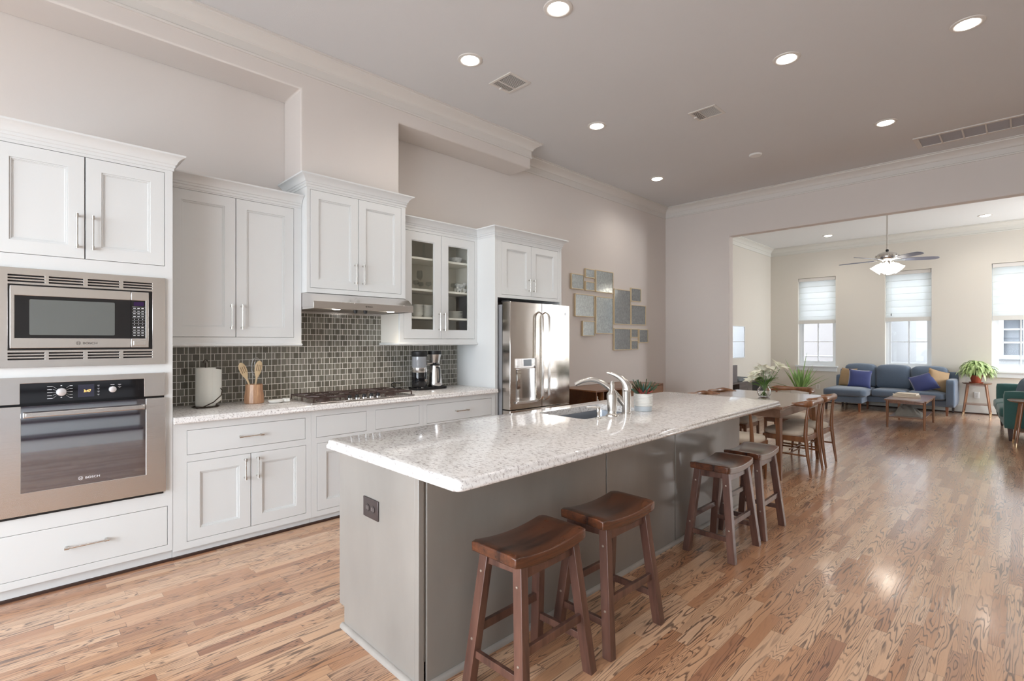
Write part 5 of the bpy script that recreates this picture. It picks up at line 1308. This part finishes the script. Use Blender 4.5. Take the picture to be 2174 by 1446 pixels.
for (a, ti, L, dr_) in ((R(150), .55, .80, .0), (R(215), 1.15, .70, .2), (R(-20), .18, .86, .0), (R(20), 1.0, .62, .1), (R(35), .8, .6, .3)):
    blade(m, (gx, gy, .31), (math.sin(ti) * math.cos(a), math.sin(ti) * math.sin(a), math.cos(ti)), L, .035, dr_, 8)
m.build('leaves', LEAFG, gp)

# ================================================================== LIVING ROOM
def cushion(name, par, x0, x1, y0, y1, z0, z1, mt_, r=.035, puff=.0):
    m = MB(); nx, ny = 10, 8
    cx, cy, cz = (x0 + x1) / 2, (y0 + y1) / 2, (z0 + z1) / 2
    hx, hy, hz = (x1 - x0) / 2, (y1 - y0) / 2, (z1 - z0) / 2
    bm = bmesh.new(); bmesh.ops.create_cube(bm, size=2); bmesh.ops.subdivide_edges(bm, edges=bm.edges[:], cuts=7, use_grid_fill=True)
    for v in bm.verts:
        p = v.co.copy()
        q = [p.x * hx, p.y * hy, p.z * hz]; h = [hx, hy, hz]
        # round the box: clamp to inner box then push out by r
        inner = Vector([max(-(h[i] - r), min(h[i] - r, q[i])) for i in range(3)]); dlt = Vector(q) - inner
        if dlt.length > 1e-6: dlt = dlt.normalized() * r
        q = inner + dlt
        if puff:
            q.x *= 1 + puff * .0; 
            s_ = (1 - (p.x) ** 2) * (1 - (p.y) ** 2); q.z += puff * s_ * (1 if p.z > 0 else -.2)
            s2 = (1 - p.x ** 2) * (1 - p.z ** 2); q.y += -puff * .5 * s2 * (1 if p.y < 0 else -1)
        v.co = (q[0] + cx, q[1] + cy, q[2] + cz)
    bm.verts.index_update(); m.add([v.co[:] for v in bm.verts], [[v.index for v in f.verts] for f in bm.faces]); bm.free()
    return m.build(name, mt_, par, ang=80)
so = thing('sectional_sofa', 'slate blue sofa with a chaise under the living-room windows', 'sofa', (-1.84, 12.6, 0))
SX0, SX1 = -2.82, -.865
bz = .17
MB().box(SX0 + .01, SX1 - .012, 12.27, 13.09, bz + .004, .29).box(SX0 - .06, -2.205, 11.80, 12.30, bz, .29).build('base', SOFA, so, bevel=.02, seg=3)
cushion('arm', so, SX1 - .135, SX1, 12.20, 13.08, bz, .68, SOFA, .03)
cushion('arm', so, SX0, SX0 + .135, 12.55, 13.08, bz, .68, SOFA, .03)
cushion('backrest', so, SX0, SX1, 12.90, 13.10, bz, .80, SOFA, .04)
for i, (a, b) in enumerate(((-2.685, -2.135), (-2.135, -1.565), (-1.565, -1.00))):
    o = cushion('back_cushion', so, a + .003, b - .003, 12.66, 12.95, .44, .90 - i * .008, SOFA, .07, .03)
for (a, b) in ((-2.14, -1.565), (-1.565, -1.00)): cushion('seat_cushion', so, a + .003, b - .003, 12.20, 12.80, .292, .435, SOFA, .045, .018)
cushion('chaise_cushion', so, SX0 - .06, -2.145, 11.77, 12.80, .292, .445, SOFA, .05, .018)
for (x, y, mt_) in ((-2.83, 11.86, LEGB), (-2.26, 11.86, LEGO), (-2.70, 12.6, LEGB), (-2.25, 12.55, LEGO), (-.99, 12.38, LEGO), (-.95, 13.02, LEGB), (-2.72, 13.02, LEGB)):
    MB().beam((x, y, 0), (x, y, bz + .01), .030, .030, .048, .048).build('leg', mt_, so, bevel=.003)
def pillow(name, lab, c, w, h, t_, rot, mt_):
    m = MB(); n = 14; V = []
    def pt(u, v, s):
        e = (1 - abs(u) ** 3) * (1 - abs(v) ** 3); pin = 1 - .10 * (1 - abs(u) ** 2) * abs(v) ** 4 - .0
        return (u * w / 2 * (1 - .09 * (1 - u * u) * 0 - .08 * (1 - v * v) * abs(u) ** 6), s * t_ / 2 * max(0, e) ** .55, v * h / 2 * (1 - .08 * (1 - u * u) * abs(v) ** 6))
    F_ = []; V = []
    for s in (-1, 1):
        k0 = len(V)
        for i in range(n + 1):
            for j in range(n + 1): V.append(pt(-1 + 2 * i / n, -1 + 2 * j / n, s))
        for i in range(n):
            for j in range(n):
                a = k0 + i * (n + 1) + j; F_.append((a, a + 1, a + n + 2, a + n + 1))
    m.add(V, F_)
    from mathutils import Euler
    m.xf(Matrix.Translation(c) @ Euler([R(q) for q in rot]).to_matrix().to_4x4())
    o = m.build(name, mt_, ang=80); return tag(o, lab, 'pillow', 'sofa pillows')
pillow('throw_pillow', 'tan throw pillow at the chaise end of the blue sofa', (-2.59, 12.50, .635), .38, .40, .13, (-14, 0, -32), TAN)
pillow('throw_pillow', 'indigo throw pillow at the chaise end of the blue sofa', (-2.35, 12.36, .625), .40, .38, .13, (-16, 4, 8), NAVY)
pillow('throw_pillow', 'indigo throw pillow at the right end of the blue sofa', (-1.33, 12.40, .60), .40, .36, .13, (-22, -22, 5), NAVY)
pillow('throw_pillow', 'tan throw pillow against the right arm of the blue sofa', (-1.13, 12.50, .645), .38, .42, .13, (-14, 16, 38), TAN)
# coffee table
cf_ = thing('coffee_table', 'walnut coffee table with a lower shelf, in front of the blue sofa', 'coffee table', (-1.31, 10.65, 0))
a0, a1, b0, b1 = -1.585, -1.045, 10.04, 11.27
MB().prism(poly_round(a0, a1, b0, b1, .03), .437, .460).build('tabletop', WALNUTX, cf_, bevel=.003)
for x in (a0 + .04, a1 - .03):
    for y in (b0 + .06, b1 - .06): MB().tube([(x, y, 0), (x, y, .437)], [.015, .021], 12).build('leg', WALNUT, cf_)
MB().box(a0 + .05, a1 - .04, b0 + .07, b1 - .07, .165, .180).build('shelf', WALNUTX, cf_, bevel=.002)
MB().holed(a0 + .04, a1 - .03, b0 + .06, b1 - .06, .395, .437, [(a0 + .055, a1 - .045, b0 + .075, b1 - .075)], 'XY').build('apron', WALNUT, cf_)
# blanket on the shelf
m = MB(); ex, ey = 44, 30; V = []; rnd = random.Random(2)
def blk(u, v):
    r_ = max(0, 1 - abs(u) ** 2.2) * max(0, 1 - abs(v) ** 2.4)
    return r_ ** .5
for s in (1, 0):
    for i in range(ex + 1):
        for j in range(ey + 1):
            u, v = -1 + 2 * i / ex, -1 + 2 * j / ey
            z = .1805 + (blk(u, v) * (.135 - .05 * u) + .022 * abs(math.sin(5.5 * v + 3.0 * u * u + 2 * u)) * blk(u, v) + .012 * math.sin(13 * u + 6 * v) * blk(u, v)) * s
            V.append((-1.30 + u * .175, 10.42 + v * .16, z))
F_ = []
for s in (0, 1):
    k0 = s * (ex + 1) * (ey + 1)
    for i in range(ex):
        for j in range(ey): a = k0 + i * (ey + 1) + j; F_.append((a, a + 1, a + ey + 2, a + ey + 1))
m.add(V, F_); tag(m.build('folded_blanket', BLANK, ang=80), 'grey knit blanket bundled on the lower shelf of the coffee table', 'blanket')
# books on the coffee table
def book(lab, x, y, z, w, d, h, rz):
    t = thing('book', lab, 'book', (x, y, z), R(rz), 'books on the coffee table')
    m = MB().box(-w / 2, w / 2, -d / 2, d / 2, 0, .004).box(-w / 2, w / 2, -d / 2, d / 2, h - .004, h).box(-w / 2, w / 2, -d / 2, -d / 2 + .004, 0, h)
    m.build('cover', BOOK, t, world=False, bevel=.001)
    MB().box(-w / 2 + .005, w / 2 - .005, -d / 2 + .004, d / 2 - .005, .004, h - .004).build('pages', PAGES, t, world=False)
book('cream hardback book at the bottom of the coffee table stack', -1.38, 10.72, .4605, .36, .27, .032, 10)
book('cream hardback book on top of the coffee table stack', -1.37, 10.76, .4935, .28, .24, .024, -4)
def side_table(lab, x, y, rz, r=.23):
    t = thing('side_table', lab, 'side table', (x, y, 0), R(rz), 'walnut side tables')
    P2 = [(r * math.copysign(abs(math.cos(a)) ** .75, math.cos(a)), r * math.copysign(abs(math.sin(a)) ** .75, math.sin(a))) for a in [2 * PI * k / 36 for k in range(36)]]
    MB().loft([[(p[0] * .94, p[1] * .94, .590) for p in P2], [(p[0], p[1], .604) for p in P2], [(p[0], p[1], .610) for p in P2]]).build('tabletop', WALNUTX, t, world=False)
    MB().holed(-.13, .13, -.13, .13, .555, .591, [(-.115, .115, -.115, .115)], 'XY').build('apron', WALNUT, t, world=False)
    for sx in (-1, 1):
        for sy in (-1, 1):
            l_ = MB().tube([(sx * .185, sy * .185, .055), (sx * .125, sy * .125, .590)], [.012, .018], 12).build('leg', WALNUT, t, world=False)
            MB().tube([(sx * .191, sy * .191, 0), (sx * .185, sy * .185, .055)], [.009, .0122], 12).build('brass_foot', BRASS, l_, world=False)
    MB().box(-.17, .17, -.17, .17, .200, .214).build('shelf', WALNUTX, t, world=False, bevel=.003)
    return t
side_table('walnut side table with a leafy plant, between the blue sofa and the window', -.605, 12.92, 0, .21)
side_table('walnut side table at the right photo edge, beside the green sofa', .115, 9.55, 5, .26)
# leafy plant on the side table
lx, ly = -.615, 12.90
lp = thing('leafy_plant', 'bushy variegated plant in a terracotta pot on the side table', 'potted plant', (lx, ly, .61))
MB().lathe([(.085, 0), (.10, .004), (.105, .016), (.10, .016), (.08, .008), (.001, .008)], (lx, ly, .6105), 28).build('saucer', TERRA, lp)
MB().lathe([(.062, .009), (.066, .012), (.090, .125), (.097, .128), (.097, .145), (.088, .145), (.084, .13), (.001, .125)], (lx, ly, .6105), 28).build('pot', TERRA, lp)
m = MB(); m2 = MB(); rnd = random.Random(8)
for k in range(230):
    a = rnd.uniform(0, 2 * PI); ti = rnd.uniform(.05, 1.25); Ls = rnd.uniform(.08, .15) + .13 * math.cos(ti)
    d = Vector((math.sin(ti) * math.cos(a), math.sin(ti) * math.sin(a), math.cos(ti)))
    e = Vector((lx, ly, .755)) + d * Ls
    m2.tube([(lx + .03 * math.cos(a), ly + .03 * math.sin(a), .74), tuple(Vector((lx, ly, .75)) + d * Ls * .6 + Vector((0, 0, .02))), tuple(e)], .0025, 5)
    blade(m, e, (math.cos(a) * .8, math.sin(a) * .8, rnd.uniform(-.3, .8)), rnd.uniform(.12, .19), rnd.uniform(.028, .045), rnd.uniform(1.6, 3.4), 6, fold=.15)
m.build('leaves', LEAFL, lp); m2.build('stems', STEMG, lp)
# green sofa
gs = thing('green_sofa', 'teal green sofa cut off by the right edge of the photo', 'sofa', (.15, 10.8, 0), R(4))
def gcush(nm, x0, x1, y0, y1, z0, z1, r, puff=0):
    o = cushion(nm, None, x0, x1, y0, y1, z0, z1, GREEN, r, puff); o.parent = gs; return o
gcush('arm', -.40, .50, -.93, -.79, .17, .70, .035); gcush('arm', -.40, .50, .79, .93, .17, .70, .035)
gcush('backrest', .36, .56, -.93, .93, .17, .84, .05)
gcush('base', -.39, .45, -.80, .80, .17, .30, .02)
for k in range(2): gcush('seat_cushion', -.44, .30, -.785 + k * .79, .0 + k * .785, .30, .46, .05, .02); gcush('back_cushion', .16, .40, -.785 + k * .79, .0 + k * .785, .44, .84, .07, .0)
for x, y in ((-.33, -.86), (.45, -.86), (-.33, .86), (.45, .86)): MB().beam((x, y, 0), (x, y, .18), .03, .03, .06, .06).build('leg', LEGB, gs, world=False, bevel=.003)
pillow('throw_pillow', 'grey blue throw pillow on the green sofa', (.02, 10.35, .66), .42, .40, .14, (-12, 0, -75), GREYP)
pillow('throw_pillow', 'tan throw pillow on the green sofa', (.10, 10.16, .64), .38, .36, .13, (-14, 0, -70), TAN)

# media console on the left living-room wall
mc = thing('media_console', 'grey brown media console with a small drawer against the left living-room wall', 'console', (-4.08, 10.3, 0))
GRW = make_wood('grey_brown_veneer', (0.10, 0.085, 0.085), (0.20, 0.17, 0.165), 0.3, 'Y', 0.5)
m = MB().box(-4.31, -3.86, 9.30, 11.55, .565, .59).box(-4.31, -3.86, 9.30, 11.55, .10, .125).box(-4.31, -4.295, 9.30, 11.55, .125, .565)
for y in (9.30, 10.02, 10.66, 11.53): m.box(-4.31, -3.86, y, y + .02, .125, .565)
m.build('case', GRW, mc, bevel=.002)
d_ = MB().box(-3.88, -3.862, 10.045, 10.655, .34, .560).build('drawer', GRW, mc, bevel=.002)
MB().lathe([(.008, 0), (.013, .02), (.001, .022)], (-3.862, 10.44, .44), 14, 'X').build('knob', NICKEL, d_)
MB().box(-4.293, -3.90, 10.69, 11.52, .13, .56).build('dark_shelf', BLACKM, mc)
for y in (9.4, 11.4):
    for x in (-4.26, -3.91): MB().box(x, x + .04, y, y + .04, 0, .10).build('leg', LEGB, mc)
tag(MB().prism(poly_round(-4.27, -3.93, 10.18, 10.78, .06), .5905, .660).build('storage_bin', mat('grey_felt', (.19, .205, .215), .9), bevel=.02, seg=3), 'grey rounded box on the media console', 'box')
tag(MB().box(-3.96, -3.92, 9.35, 10.07, .5905, .93).build('television', mat('tv_back_grey', (.19, .17, .18), .3), bevel=.005), 'grey edge of a television standing on the media console', 'television')
# wall outlets
for (x, z, lab) in ((-3.306, .35, 'white wall outlet between the spider plant and the blue sofa'), (-.617, .36, 'white wall outlet behind the plant side table')):
    t = thing('wall_outlet', lab, 'outlet', (x, 13.17, z))
    MB().box(x - .038, x + .038, 13.162, 13.1695, z - .06, z + .06).build('cover_plate', PLATEG, t, bevel=.002)
    MB().box(x - .016, x + .016, 13.160, 13.1625, z - .045, z + .045).build('socket', mat('socket_shade', (.62, .60, .56), .5), t)
